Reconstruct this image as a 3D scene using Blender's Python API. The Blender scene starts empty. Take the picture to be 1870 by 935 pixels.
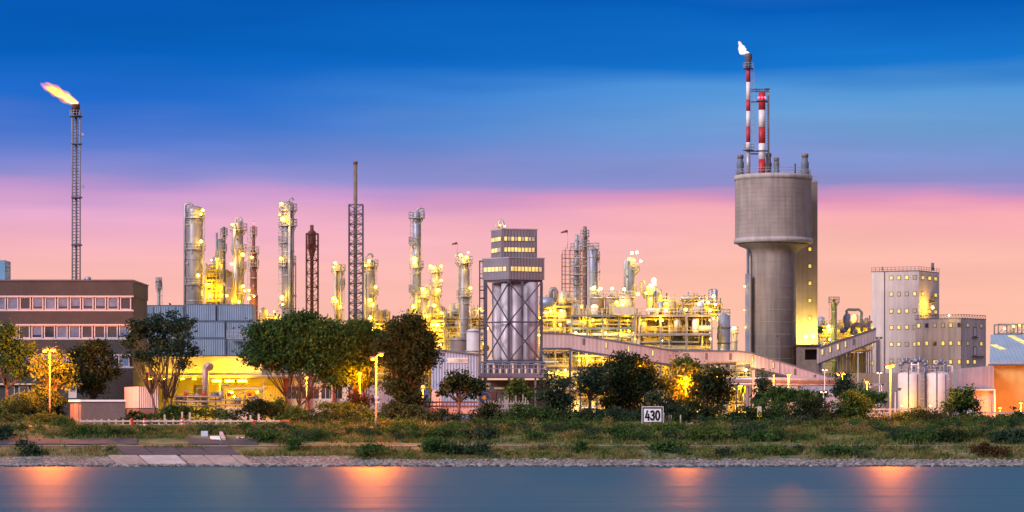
import bpy, math, random
import numpy as np
from mathutils import Vector, Matrix, noise
R = math.radians
random.seed(7)
RNG = np.random.default_rng(11)
sc = bpy.context.scene
COL = sc.collection

# ---------------------------------------------------------------- camera
F, HC, HY, CX = 5000.0, 5.2, 760.0, 935.0     # long lens across the river, level camera, horizon row
def PX(px, Y): return (px - CX) * Y / F
def PZ(py, Y): return HC + (HY - py) * Y / F
GZ = 4.26                                      # level of the works' ground
cam = bpy.data.cameras.new('camera'); co = bpy.data.objects.new('camera', cam); COL.objects.link(co)
co.location = (0, 0, HC); co.rotation_euler = (R(90), 0, 0)
cam.sensor_width = 36; cam.lens = 36 * F / 1870; cam.shift_y = (HY - 467.5) / 1870
cam.clip_start = 1; cam.clip_end = 30000
sc.camera = co

# ---------------------------------------------------------------- sky
def lin(c):
    return tuple((v / 255 / 12.92 if v / 255 <= .04045 else ((v / 255 + .055) / 1.055) ** 2.4) for v in c) + (1,)
world = bpy.data.worlds.new('World'); sc.world = world; world.use_nodes = True
nt = world.node_tree; N = nt.nodes; L = nt.links; N.clear()
def nd(t, **k):
    n = N.new(t)
    for a, b in k.items(): setattr(n, a, b)
    return n
def mth(op, a, b=None, c=None):
    n = nd('ShaderNodeMath', operation=op)
    for i, v in enumerate((a, b, c)):
        if v is None: continue
        if isinstance(v, (int, float)): n.inputs[i].default_value = v
        else: L.new(v, n.inputs[i])
    return n.outputs[0]
def ramp(fac, stops, k=4.0):
    r = nd('ShaderNodeValToRGB'); e = r.color_ramp.elements
    while len(e) < len(stops): e.new(.5)
    for el, (p, c) in zip(e, stops):
        el.position = p * k; el.color = lin(c)
    L.new(fac, r.inputs[0]); return r.outputs[0]
tc = nd('ShaderNodeTexCoord'); sx = nd('ShaderNodeSeparateXYZ'); L.new(tc.outputs['Generated'], sx.inputs[0])
def wnoise(scale, sc3, det=4, rough=.55):
    mp = nd('ShaderNodeMapping'); mp.inputs['Scale'].default_value = sc3; L.new(tc.outputs['Generated'], mp.inputs[0])
    n = nd('ShaderNodeTexNoise'); n.inputs['Scale'].default_value = scale; n.inputs['Detail'].default_value = det
    n.inputs['Roughness'].default_value = rough; L.new(mp.outputs[0], n.inputs['Vector'])
    return mth('SUBTRACT', n.outputs['Fac'], .5)
big = wnoise(3.2, (2.2, 2.2, 14), 2)
fine = wnoise(4.0, (2.2, 2.2, 34), 4)
z = sx.outputs['Z']
zz = mth('ADD', mth('ADD', z, mth('MULTIPLY', big, .024)), mth('MULTIPLY', fine, .006))
rl = ramp(mth('MULTIPLY', zz, 4), [(.0, (253, 196, 172)), (.040, (252, 188, 172)), (.056, (250, 184, 186)), (.069, (234, 172, 202)),
    (.079, (196, 152, 206)), (.086, (146, 142, 208)), (.098, (96, 126, 208)), (.114, (34, 108, 206)), (.130, (8, 98, 192)), (.150, (6, 86, 174)), (.19, (20, 90, 170)), (.25, (90, 110, 180))])
rr = ramp(mth('MULTIPLY', zz, 4), [(.0, (253, 200, 168)), (.042, (254, 190, 168)), (.060, (253, 188, 176)), (.0735, (250, 174, 182)),
    (.0785, (222, 150, 188)), (.083, (146, 144, 204)), (.095, (120, 150, 208)), (.106, (108, 160, 214)), (.117, (86, 152, 216)), (.127, (22, 118, 206)), (.150, (6, 94, 186)), (.25, (90, 110, 180))])
fx = nd('ShaderNodeMapRange'); fx.interpolation_type = 'SMOOTHSTEP'; L.new(sx.outputs['X'], fx.inputs[0]); fx.inputs[1].default_value = -.16; fx.inputs[2].default_value = .14
mx = nd('ShaderNodeMix', data_type='RGBA'); L.new(fx.outputs[0], mx.inputs[0]); L.new(rl, mx.inputs[6]); L.new(rr, mx.inputs[7])
# high overhead the dusk sky is a pale veil of cloud
fz = nd('ShaderNodeMapRange'); fz.interpolation_type = 'SMOOTHSTEP'; L.new(z, fz.inputs[0]); fz.inputs[1].default_value = .2; fz.inputs[2].default_value = .5
m2 = nd('ShaderNodeMix', data_type='RGBA'); L.new(fz.outputs[0], m2.inputs[0]); L.new(mx.outputs[2], m2.inputs[6]); m2.inputs[7].default_value = (.58, .51, .68, 1)
# streaks: long soft light and dark bands of moving cloud
st = wnoise(3.0, (2.0, 2.0, 24), 3)
mul = mth('ADD', mth('MULTIPLY', st, .32), 1.0)
bg = nd('ShaderNodeBackground'); L.new(m2.outputs[2], bg.inputs[0]); L.new(mul, bg.inputs[1])
wo = nd('ShaderNodeOutputWorld'); L.new(bg.outputs[0], wo.inputs[0])

# ---------------------------------------------------------------- soft dusk sun
sl = bpy.data.lights.new('sun', 'SUN'); sl.energy = 3.5; sl.angle = R(26); sl.color = (1, .88, .92)
so = bpy.data.objects.new('sun', sl); COL.objects.link(so)
so.rotation_euler = Vector((1.15, 1.0, -.72)).to_track_quat('-Z', 'Y').to_euler()
sc.view_settings.view_transform = 'Standard'; sc.view_settings.look = 'None'
sc.view_settings.exposure = 0; sc.view_settings.gamma = 1; sc.view_settings.use_curve_mapping = False
sc.cycles.max_bounces = 5; sc.cycles.diffuse_bounces = 2; sc.cycles.glossy_bounces = 3
sc.cycles.transparent_max_bounces = 6; sc.cycles.volume_bounces = 0
sc.cycles.caustics_reflective = False; sc.cycles.caustics_refractive = False
sc.cycles.use_denoising = True

# ---------------------------------------------------------------- materials
MATS = {}
def mat(name, col, rough=.7, metal=0, var=.18, scale=.6, streak=0, bump=0, corr=0, corr_axis='X', spec=.4, dirt=None):
    """surface with noisy colour; streak = vertical weather runs; corr = ribs per metre; dirt = (colour, amount)"""
    if name in MATS: return MATS[name]
    m = bpy.data.materials.new(name); m.use_nodes = True
    t = m.node_tree; n = t.nodes; l = t.links; b = n['Principled BSDF']
    b.inputs['Roughness'].default_value = rough; b.inputs['Metallic'].default_value = metal
    b.inputs['Specular IOR Level'].default_value = spec
    c = n.new('ShaderNodeTexCoord')
    no = n.new('ShaderNodeTexNoise'); no.inputs['Scale'].default_value = scale; no.inputs['Detail'].default_value = 6
    l.new(c.outputs['Object'], no.inputs['Vector'])
    cr = n.new('ShaderNodeValToRGB'); e = cr.color_ramp.elements
    e[0].position = .3; e[1].position = .7
    e[0].color = tuple(max(0, v * (1 - var)) for v in col) + (1,); e[1].color = tuple(min(1, v * (1 + var)) for v in col) + (1,)
    l.new(no.outputs['Fac'], cr.inputs[0]); out = cr.outputs[0]
    if streak or dirt:
        mp = n.new('ShaderNodeMapping'); mp.inputs['Scale'].default_value = (1.3, 1.3, .07); l.new(c.outputs['Object'], mp.inputs[0])
        s = n.new('ShaderNodeTexNoise'); s.inputs['Scale'].default_value = 1.0; s.inputs['Detail'].default_value = 5; l.new(mp.outputs[0], s.inputs['Vector'])
        r2 = n.new('ShaderNodeValToRGB'); r2.color_ramp.elements[0].position = .42; r2.color_ramp.elements[1].position = .68
        l.new(s.outputs['Fac'], r2.inputs[0])
        mix = n.new('ShaderNodeMix'); mix.data_type = 'RGBA'
        dc, amt = dirt if dirt else (tuple(v * .5 for v in col), streak)
        sm = n.new('ShaderNodeMath'); sm.operation = 'MULTIPLY'; sm.inputs[1].default_value = amt; l.new(r2.outputs[0], sm.inputs[0])
        l.new(sm.outputs[0], mix.inputs[0]); l.new(out, mix.inputs[6]); mix.inputs[7].default_value = tuple(dc) + (1,)
        out = mix.outputs[2]
    l.new(out, b.inputs['Base Color'])
    h = None
    if corr:
        w = n.new('ShaderNodeTexWave'); w.bands_direction = corr_axis; w.inputs['Scale'].default_value = corr * .314
        l.new(c.outputs['Object'], w.inputs['Vector']); h = w.outputs['Fac']; bump = bump or .8
    elif bump: h = no.outputs['Fac']
    if h is not None:
        bp = n.new('ShaderNodeBump'); bp.inputs['Strength'].default_value = bump; bp.inputs['Distance'].default_value = .06
        l.new(h, bp.inputs['Height']); l.new(bp.outputs[0], b.inputs['Normal'])
    MATS[name] = m; return m
def emis(name, col, strength, var=0, scale=1.0):
    if name in MATS: return MATS[name]
    m = bpy.data.materials.new(name); m.use_nodes = True
    t = m.node_tree; n = t.nodes; l = t.links; b = n['Principled BSDF']
    b.inputs['Base Color'].default_value = (.3, .3, .3, 1); b.inputs['Emission Color'].default_value = tuple(col) + (1,)
    b.inputs['Emission Strength'].default_value = strength
    if var:
        c = n.new('ShaderNodeTexCoord'); no = n.new('ShaderNodeTexNoise'); no.inputs['Scale'].default_value = scale; no.inputs['Detail'].default_value = 3
        l.new(c.outputs['Object'], no.inputs['Vector'])
        mr = n.new('ShaderNodeMapRange'); mr.inputs[1].default_value = .3; mr.inputs[2].default_value = .7
        mr.inputs[3].default_value = strength * (1 - var); mr.inputs[4].default_value = strength * (1 + var * .6)
        l.new(no.outputs['Fac'], mr.inputs[0]); l.new(mr.outputs[0], b.inputs['Emission Strength'])
    MATS[name] = m; return m
def leafmat(name, c1, c2, c3=None, trans=.25):
    if name in MATS: return MATS[name]
    m = bpy.data.materials.new(name); m.use_nodes = True
    t = m.node_tree; n = t.nodes; l = t.links; n.clear()
    o = n.new('ShaderNodeOutputMaterial')
    g = n.new('ShaderNodeNewGeometry'); c = n.new('ShaderNodeTexCoord')
    no = n.new('ShaderNodeTexNoise'); no.inputs['Scale'].default_value = .55; no.inputs['Detail'].default_value = 2; l.new(c.outputs['Object'], no.inputs['Vector'])
    a = n.new('ShaderNodeMath'); a.operation = 'MULTIPLY_ADD'; a.inputs[1].default_value = .45; l.new(g.outputs['Random Per Island'], a.inputs[0])
    s = n.new('ShaderNodeMath'); s.operation = 'MULTIPLY_ADD'; s.inputs[1].default_value = 1.5; s.inputs[2].default_value = -.5; l.new(no.outputs['Fac'], s.inputs[0]); l.new(s.outputs[0], a.inputs[2])
    cr = n.new('ShaderNodeValToRGB'); e = cr.color_ramp.elements; e[0].color = tuple(c1) + (1,); e[1].color = tuple(c2) + (1,); e[0].position = .15; e[1].position = .85
    if c3: q = e.new(.96); q.color = tuple(c3) + (1,)
    l.new(a.outputs[0], cr.inputs[0])
    d = n.new('ShaderNodeBsdfDiffuse'); tr = n.new('ShaderNodeBsdfTranslucent'); mx_ = n.new('ShaderNodeMixShader'); mx_.inputs[0].default_value = trans
    l.new(cr.outputs[0], d.inputs[0]); l.new(cr.outputs[0], tr.inputs[0]); l.new(d.outputs[0], mx_.inputs[1]); l.new(tr.outputs[0], mx_.inputs[2]); l.new(mx_.outputs[0], o.inputs[0])
    MATS[name] = m; return m
def brickmat(name, c1, c2, mortar, scale, bw=.5, rh=.25):
    if name in MATS: return MATS[name]
    m = bpy.data.materials.new(name); m.use_nodes = True
    t = m.node_tree; n = t.nodes; l = t.links; b = n['Principled BSDF']; b.inputs['Roughness'].default_value = .85
    c = n.new('ShaderNodeTexCoord'); mp = n.new('ShaderNodeMapping'); mp.inputs['Rotation'].default_value = (R(90), 0, 0); l.new(c.outputs['Object'], mp.inputs[0])
    k = n.new('ShaderNodeTexBrick'); k.inputs['Color1'].default_value = tuple(c1) + (1,); k.inputs['Color2'].default_value = tuple(c2) + (1,); k.inputs['Mortar'].default_value = tuple(mortar) + (1,)
    k.inputs['Scale'].default_value = scale; k.inputs['Brick Width'].default_value = bw; k.inputs['Row Height'].default_value = rh; k.inputs['Mortar Size'].default_value = .015
    l.new(mp.outputs[0], k.inputs['Vector'])
    no = n.new('ShaderNodeTexNoise'); no.inputs['Scale'].default_value = .5; no.inputs['Detail'].default_value = 6; l.new(c.outputs['Object'], no.inputs['Vector'])
    mx_ = n.new('ShaderNodeMix'); mx_.data_type = 'RGBA'; mx_.blend_type = 'MULTIPLY'; mx_.inputs[0].default_value = .55
    l.new(k.outputs[0], mx_.inputs[6]); l.new(no.outputs['Fac'], mx_.inputs[7])
    gm = n.new('ShaderNodeMix'); gm.data_type = 'RGBA'; gm.blend_type = 'ADD'; gm.inputs[0].default_value = .12; l.new(mx_.outputs[2], gm.inputs[6]); l.new(k.outputs[0], gm.inputs[7])
    l.new(gm.outputs[2], b.inputs['Base Color']); MATS[name] = m; return m

# palette
STEEL = mat('galvanised_steel', (.40, .40, .42), .45, .35, .2, .8, streak=.3)
STEELD = mat('dark_steel', (.09, .09, .12), .6, .2, .25)
STEELB = mat('blue_grey_paint', (.12, .15, .20), .55, 0, .2)
SHELL = mat('column_cladding', (.28, .27, .28), .45, .3, .2, .5, streak=.4)
SHELLB = mat('bluish_cladding', (.27, .32, .42), .45, .3, .18, .5, streak=.35)
SHELLY = mat('cream_cladding', (.52, .48, .38), .5, .1, .2, .6, streak=.4)
RUST = mat('rusty_red_paint', (.16, .06, .05), .75, 0, .3, 1.2, streak=.3)
BROWN = mat('brown_cladding', (.20, .15, .13), .7, 0, .25, .8, streak=.4)
CONC = mat('weathered_concrete', (.30, .258, .235), .9, 0, .16, .3, dirt=((.16, .135, .125), .55), bump=.2)
CONCL = mat('pale_concrete', (.42, .39, .38), .9, 0, .14, .5, dirt=((.22, .19, .19), .5), bump=.15)
WHITE = mat('white_paint', (.78, .77, .79), .55, 0, .06, .8, streak=.12)
DIRTYW = mat('off_white_paint', (.58, .54, .55), .6, 0, .1, .8, streak=.25)
CREAM = mat('cream_render', (.60, .52, .40), .8, 0, .1, .6, streak=.2)
WOOD = mat('bleached_wood', (.52, .42, .36), .85, 0, .25, 2.0)
REDP = mat('red_paint', (.50, .03, .03), .5, 0, .12, 1)
BLUEP = mat('blue_paint', (.02, .09, .35), .5, 0, .12, 1)
YELP = mat('yellow_paint', (.65, .45, .03), .55, 0, .12, 1)
BLACK = mat('black_paint', (.015, .015, .02), .5, 0, .1)
GLASS = mat('dark_glass', (.03, .04, .06), .08, 0, .1, 2, spec=.9)
BLIND = mat('pale_blind', (.11, .165, .28), .6, 0, .25, 1.4, spec=.3)
BARK = mat('bark', (.09, .065, .05), .95, 0, .35, 3, bump=.6)
PLANK = mat('gallery_cladding', (.50, .39, .38), .7, 0, .12, .4, streak=.35, corr=1.6, bump=.5)
CORRB = mat('blue_corrugated_sheet', (.34, .42, .56), .5, .1, .1, .5, streak=.25, corr=2.6, bump=.9)
CONTB = mat('container_paint', (.20, .28, .38), .6, 0, .14, .5, streak=.35, corr=3.2, bump=.9)
L_Y = emis('floodlight_yellow', (1, .66, .05), 15)
L_W = emis('floodlight_white', (1, .78, .30), 34)
L_O = emis('sodium_orange', (1, .30, .003), 9)
L_OS = emis('sodium_orange_small', (1, .30, .003), 6)
L_T = emis('fluorescent_tube', (1, .60, .004), 200)
L_R = emis('red_beacon', (1, .03, .08), 7)
WIN_Y = emis('lit_window', (1, .62, .035), 1.1, .55, .8)
WIN_D = emis('dim_window', (.9, .55, .12), .35, .5, .8)

# ---------------------------------------------------------------- mesh builder
def root_of(o):
    while o.parent: o = o.parent
    return o
ICO = None
def ico():
    global ICO
    if ICO is None:
        t = (1 + 5 ** .5) / 2
        v = [(-1, t, 0), (1, t, 0), (-1, -t, 0), (1, -t, 0), (0, -1, t), (0, 1, t), (0, -1, -t), (0, 1, -t), (t, 0, -1), (t, 0, 1), (-t, 0, -1), (-t, 0, 1)]
        f = [(0, 11, 5), (0, 5, 1), (0, 1, 7), (0, 7, 10), (0, 10, 11), (1, 5, 9), (5, 11, 4), (11, 10, 2), (10, 7, 6), (7, 1, 8), (3, 9, 4), (3, 4, 2), (3, 2, 6), (3, 6, 8), (3, 8, 9), (4, 9, 5), (2, 4, 11), (6, 2, 10), (8, 6, 7), (9, 8, 1)]
        k = (1 + t * t) ** .5
        ICO = ([Vector(a) / k for a in v], f)
    return ICO
class MB:
    def __init__(s): s.v = []; s.f = []; s.sm = []; s.mi = []; s.m = 0
    def face(s, idx, smooth=False): s.f.append(tuple(idx)); s.sm.append(smooth); s.mi.append(s.m)
    def obox(s, o, u, v, w):
        o, u, v, w = map(Vector, (o, u, v, w)); b = len(s.v)
        s.v += [o, o + u, o + u + v, o + v, o + w, o + u + w, o + u + v + w, o + v + w]
        fs = [(0, 3, 2, 1), (4, 5, 6, 7), (0, 1, 5, 4), (1, 2, 6, 5), (2, 3, 7, 6), (3, 0, 4, 7)]
        if u.cross(v).dot(w) < 0: fs = [tuple(reversed(q)) for q in fs]
        for q in fs: s.face([b + i for i in q])
        return s
    def box(s, x0, x1, y0, y1, z0, z1): return s.obox((x0, y0, z0), (x1 - x0, 0, 0), (0, y1 - y0, 0), (0, 0, z1 - z0))
    def pbox(s, a, b, c, d, Y, dep):
        """pixel columns a..b, pixel rows c (top)..d (bottom) read at distance Y; extends dep metres back"""
        return s.box(PX(a, Y), PX(b, Y), Y, Y + dep, PZ(d, Y), PZ(c, Y))
    def beam(s, p, q, w, h=None):
        p, q = Vector(p), Vector(q); d = q - p
        if d.length < 1e-6: return s
        h = h or w; up = Vector((0, 0, 1)) if abs(d.normalized().z) < .95 else Vector((0, 1, 0))
        u = d.cross(up).normalized() * w; v = u.cross(d).normalized() * h
        return s.obox(p - u / 2 - v / 2, u, v, d)
    def pbeam(s, a, b, Y, w, Y2=None):
        Y2 = Y if Y2 is None else Y2
        return s.beam((PX(a[0], Y), Y, PZ(a[1], Y)), (PX(b[0], Y2), Y2, PZ(b[1], Y2)), w)
    def tube(s, pts, r, n=8, caps=True):
        pts = [Vector(p) for p in pts]; rs = r if isinstance(r, (list, tuple)) else [r] * len(pts)
        rings = []; prev = None
        for i, p in enumerate(pts):
            d = (pts[min(i + 1, len(pts) - 1)] - pts[max(i - 1, 0)]).normalized()
            if prev is None:
                a = Vector((1, 0, 0)) if abs(d.x) < .9 else Vector((0, 0, 1))
                u = d.cross(a).normalized()
            else:
                u = (prev - d * prev.dot(d)).normalized()
            prev = u; w = d.cross(u); b = len(s.v)
            for k in range(n):
                t = 2 * math.pi * k / n; s.v.append(p + (u * math.cos(t) + w * math.sin(t)) * rs[i])
            rings.append(b)
        for a, b in zip(rings, rings[1:]):
            for k in range(n): s.face((a + k, a + (k + 1) % n, b + (k + 1) % n, b + k), True)
        if caps:
            s.face([rings[0] + k for k in range(n)][::-1]); s.face([rings[-1] + k for k in range(n)])
        return s
    def lathe(s, cx, cy, prof, n=20, caps=True):
        rings = []
        for r, zz_ in prof:
            b = len(s.v)
            for k in range(n):
                t = 2 * math.pi * k / n; s.v.append(Vector((cx + r * math.cos(t), cy + r * math.sin(t), zz_)))
            rings.append(b)
        for i, (a, b) in enumerate(zip(rings, rings[1:])):
            flat = abs(prof[i][1] - prof[i + 1][1]) < .02
            for k in range(n): s.face((a + k, a + (k + 1) % n, b + (k + 1) % n, b + k), not flat)
        if caps:
            s.face([rings[0] + k for k in range(n)][::-1]); s.face([rings[-1] + k for k in range(n)])
        return s
    def arc(s, cx, cy, z0, z1, r0, r1, a0, a1, n=10):
        """solid sector of a ring (walkway)"""
        b = len(s.v)
        for k in range(n + 1):
            t = a0 + (a1 - a0) * k / n; c, q = math.cos(t), math.sin(t)
            for r, zz_ in ((r0, z0), (r1, z0), (r1, z1), (r0, z1)): s.v.append(Vector((cx + r * c, cy + r * q, zz_)))
        for k in range(n):
            i = b + 4 * k; j = i + 4
            for q in ((0, 1), (1, 2), (2, 3), (3, 0)): s.face((i + q[0], j + q[0], j + q[1], i + q[1]))
        s.face((b, b + 1, b + 2, b + 3)); e = b + 4 * n; s.face((e + 3, e + 2, e + 1, e))
        return s
    def ball(s, c, r, sc3=(1, 1, 1)):
        v, f = ico(); b = len(s.v); c = Vector(c)
        s.v += [c + Vector((p.x * r * sc3[0], p.y * r * sc3[1], p.z * r * sc3[2])) for p in v]
        for q in f: s.face([b + i for i in q], True)
        return s
    def prism(s, pts, d):
        """flat outline pushed along vector d"""
        pts = [Vector(p) for p in pts]; d = Vector(d); n = len(pts); b = len(s.v)
        s.v += pts + [p + d for p in pts]
        s.face(range(b, b + n)); s.face(range(b + 2 * n - 1, b + n - 1, -1))
        for k in range(n): s.face((b + k, b + n + k, b + n + (k + 1) % n, b + (k + 1) % n))
        return s
    def use(s, i): s.m = i; return s
    def build(s, name, m, parent=None, base=None, label=None, cat=None, group=None, kind=None):
        off = Vector(root_of(parent).location) if parent else Vector(base if base is not None else (0, 0, 0))
        me = bpy.data.meshes.new(name)
        me.from_pydata([tuple(p - off) for p in s.v], [], s.f)
        for mm in (m if isinstance(m, (list, tuple)) else [m]): me.materials.append(mm)
        me.polygons.foreach_set('use_smooth', s.sm); me.polygons.foreach_set('material_index', s.mi)
        me.update()
        o = bpy.data.objects.new(name, me); COL.objects.link(o)
        if parent: o.parent = parent
        else: o.location = off
        return tag(o, label, cat, group, kind)
def tag(o, label=None, cat=None, group=None, kind=None):
    if label: o['label'] = label
    if cat: o['category'] = cat
    if group: o['group'] = group
    if kind: o['kind'] = kind
    return o
def thing(name, label, cat, px, Y, z=GZ, group=None, dy=0):
    o = bpy.data.objects.new(name, None); COL.objects.link(o); o.empty_display_size = .5
    o.location = (PX(px, Y), Y + dy, z)
    return tag(o, label, cat, group)
def copy_tree(o, loc=None, label=None, parent=None):
    c = o.copy(); COL.objects.link(c)
    if parent: c.parent = parent
    if loc is not None: c.location = loc
    if label: c['label'] = label
    for ch in list(o.children): copy_tree(ch, parent=c)
    return c
def P(px, py, Y): return Vector((PX(px, Y), Y, PZ(py, Y)))
def floodlight(parent, px, py, Y, r=.34, m=None, arm=.5, power=None):
    b = MB(); r *= .58; p = P(px, py, Y)
    b.use(1).ball(p, r, (1, .8, 1))
    b.use(0).box(p.x - r * .7, p.x + r * .7, p.y - .2, p.y + r, p.z + r * .95, p.z + r * 1.3)
    b.tube([p + Vector((0, r, r * 1.1)), p + Vector((0, r + arm, r * 1.1))], .05, 5)
    o = b.build('floodlight', [STEELD, m or L_Y], parent)
    if power is None: power = 640 * (r / .58) ** 1.5
    if power: lamp_light(o, p + Vector((random.uniform(-.5, .5), -1.0, random.uniform(-.4, .3))), power, (1, .66, .10) if m is L_W else (1, .05, .05) if m is L_R else (1, .51, .006), .3)
    return o
def lamp_light(parent, p, power, col, rad):
    l_ = bpy.data.lights.new('lamp_light', 'POINT'); l_.energy = power; l_.color = col; l_.shadow_soft_size = rad
    q = bpy.data.objects.new('lamp_light', l_); COL.objects.link(q); q.parent = parent; q.location = p - Vector(root_of(parent).location); return q

# ================================================================ setting: ground, river, bank
PROF = [(270, -2.5), (283, -.02), (289, 1.04), (290, 1.12), (294, 1.93), (297, 1.97), (300, 2.45), (305, 3.3), (311, 4.12), (316, GZ), (330, GZ)]
def bank(x, Y):
    for (a, za), (b, zb) in zip(PROF, PROF[1:]):
        if Y <= b:
            t = max(0, (Y - a) / (b - a)); zz_ = za + (zb - za) * t; break
    else: zz_ = GZ
    if 289 < Y < 318:
        amp = .16 if not 293.6 < Y < 297.3 else .03
        zz_ += (noise.noise(Vector((x * .22, Y * .3, 0))) * amp + noise.noise(Vector((x * .9, Y * 1.1, 3))) * amp * .4)
    return zz_
g = MB(); xs = [-2500, -700, -200] + [i * .7 - 75 for i in range(216)] + [200, 700, 2500]
ys = [270, 276, 283, 286, 289, 290] + [290.7 + .6 * i for i in range(5)] + [294, 295.5, 297] + [297.7 + .8 * i for i in range(24)] + [318, 330, 400, 600, 900, 2500, 9000]
for y in ys:
    for x in xs: g.v.append(Vector((x, y, bank(x, y))))
nx = len(xs)
for j in range(len(ys) - 1):
    for i in range(nx - 1): g.face((j * nx + i, j * nx + i + 1, (j + 1) * nx + i + 1, (j + 1) * nx + i), True)
soil = mat('dry_bank_soil', (.11, .12, .05), .95, 0, .45, .5, bump=.6)
g.build('ground', soil, kind='structure')
w = MB(); w.v = [Vector(p) for p in ((-3000, -200, 0), (3000, -200, 0), (3000, 284.5, 0), (-3000, 284.5, 0))]; w.face((0, 1, 2, 3))
wm = bpy.data.materials.new('slow_river_water'); wm.use_nodes = True
t = wm.node_tree; n = t.nodes; l = t.links; b = n['Principled BSDF']
b.inputs['Base Color'].default_value = (.008, .084, .124, 1); b.inputs['Roughness'].default_value = .46; b.inputs['IOR'].default_value = 1.33; b.inputs['Specular IOR Level'].default_value = .13
c = n.new('ShaderNodeTexCoord'); mp = n.new('ShaderNodeMapping'); mp.inputs['Scale'].default_value = (.006, .06, 1); l.new(c.outputs['Object'], mp.inputs[0])
no = n.new('ShaderNodeTexNoise'); no.inputs['Scale'].default_value = 1; no.inputs['Detail'].default_value = 6; no.inputs['Roughness'].default_value = .6; l.new(mp.outputs[0], no.inputs['Vector'])
bp = n.new('ShaderNodeBump'); bp.inputs['Strength'].default_value = .6; bp.inputs['Distance'].default_value = 1.6; l.new(no.outputs['Fac'], bp.inputs['Height']); l.new(bp.outputs[0], b.inputs['Normal'])
w.build('river_water', wm, kind='structure')
# gravel path half way up the bank
p = MB()
for i in range(160):
    x0, x1 = -75 + i * .95, -75 + (i + 1) * .95
    b_ = len(p.v); p.v += [Vector((x0, 294.2, bank(x0, 294.2) + .06)), Vector((x1, 294.2, bank(x1, 294.2) + .06)), Vector((x1, 297.0, bank(x1, 297) + .06)), Vector((x0, 297.0, bank(x0, 297) + .06))]
    p.face((b_, b_ + 1, b_ + 2, b_ + 3))
p.build('path', mat('path_gravel', (.20, .19, .20), .95, 0, .2, 2), kind='structure')
# stone-set revetment along the water's edge
rv = bpy.data.materials.new('stone_setts'); rv.use_nodes = True
t = rv.node_tree; n = t.nodes; l = t.links; b = n['Principled BSDF']; b.inputs['Roughness'].default_value = .9
c = n.new('ShaderNodeTexCoord'); vo = n.new('ShaderNodeTexVoronoi'); vo.inputs['Scale'].default_value = 3.0; l.new(c.outputs['Object'], vo.inputs['Vector'])
cr = n.new('ShaderNodeValToRGB'); cr.color_ramp.elements[0].color = (.30, .285, .265, 1); cr.color_ramp.elements[1].color = (.08, .075, .075, 1); cr.color_ramp.elements[0].position = .25; cr.color_ramp.elements[1].position = .62
l.new(vo.outputs['Distance'], cr.inputs[0])
no = n.new('ShaderNodeTexNoise'); no.inputs['Scale'].default_value = .35; no.inputs['Detail'].default_value = 5; l.new(c.outputs['Object'], no.inputs['Vector'])
mx_ = n.new('ShaderNodeMix'); mx_.data_type = 'RGBA'; mx_.blend_type = 'OVERLAY'; mx_.inputs[0].default_value = .7; l.new(cr.outputs[0], mx_.inputs[6]); l.new(no.outputs['Fac'], mx_.inputs[7]); l.new(mx_.outputs[2], b.inputs['Base Color'])
bp = n.new('ShaderNodeBump'); bp.inputs['Strength'].default_value = .8; bp.inputs['Distance'].default_value = .1; bp.invert = True; l.new(vo.outputs['Distance'], bp.inputs['Height']); l.new(bp.outputs[0], b.inputs['Normal'])
r_ = MB()
for i in range(200):
    x0, x1 = -70 + i * .7, -70 + (i + 1) * .7
    def rz(x, Y): return bank(x, Y) + .05 + .06 * noise.noise(Vector((x * .5, Y, 9)))
    tp = lambda q: (286.7 if q > -14 else 288.3) + 1.1 * noise.noise(Vector((q * .12, 0, 2)))
    yy = [282.6, 284, 285.4, tp(x0)]; y2 = yy[:3] + [tp(x1)]
    for k in range(3):
        b_ = len(r_.v); r_.v += [Vector((x0, yy[k], rz(x0, yy[k]))), Vector((x1, y2[k], rz(x1, y2[k]))), Vector((x1, y2[k + 1], rz(x1, y2[k + 1]))), Vector((x0, yy[k + 1], rz(x0, yy[k + 1])))]
        r_.face((b_, b_ + 1, b_ + 2, b_ + 3), True)
r_.build('embankment', rv, kind='structure')
# loose riprap stones at the water line
s = MB()
for i in range(2600):
    x = random.uniform(-60, 62); right = x > -16
    Y = random.choice([random.gauss(283.2, .25), random.uniform(283, 287) if right else 283 + random.random() * .5])
    q = random.uniform(.10, .30) * (1.1 if Y < 284 else .8)
    s.ball((x, Y, bank(x, Y) + q * .25), q, (random.uniform(.8, 1.7), 1, random.uniform(.45, .8)))
s.build('riprap_stones', mat('riprap_rock', (.20, .19, .18), .95, 0, .5, 1.3), kind='stuff')
s = MB()
for i in range(1300):
    x = random.uniform(-60, 62); Y = random.gauss(282.95, .2); q = random.uniform(.10, .26)
    s.ball((x, Y, max(-.02, bank(x, Y)) + q * .2), q, (random.uniform(.8, 1.7), 1, random.uniform(.45, .8)))
s.build('wet_stones', mat('wet_rock', (.035, .032, .035), .45, 0, .4, 1.3), kind='stuff')
# concrete slope slabs on the left part of the bank
slabs = [(205, 258, 'L'), (262, 330, 'W'), (338, 378, 'L'), (381, 428, 'L'), (431, 452, 'L')]
DK = mat('tarred_concrete', (.050, .052, .065), .9, 0, .3, .8)
ap = thing('concrete_slipway', 'pale and dark concrete slabs paving the bank slope above the water', 'slipway', 320, 286, 0)
def onbank(px, Y): x = PX(px, Y); return Vector((x, Y, bank(x, Y)))
def slab(a, b_, Y0, Y1, m, th=.14):
    sl_ = (b_ - a)
    k = MB(); sh = 22          # the joints lean, as the slabs follow the slope
    A, B, C, D = [onbank(q, y) for q, y in ((a + sh, Y0), (b_ + sh, Y0), (b_, Y1), (a, Y1))]
    up = Vector((0, 0, th)); k.prism([A, B, C, D], up); return k.build('slab', m, ap)
for a, b_, kk in slabs: slab(a - 8, b_ - 8, 283.2, 288.6, CONCL if kk == 'W' else CONC)
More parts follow.
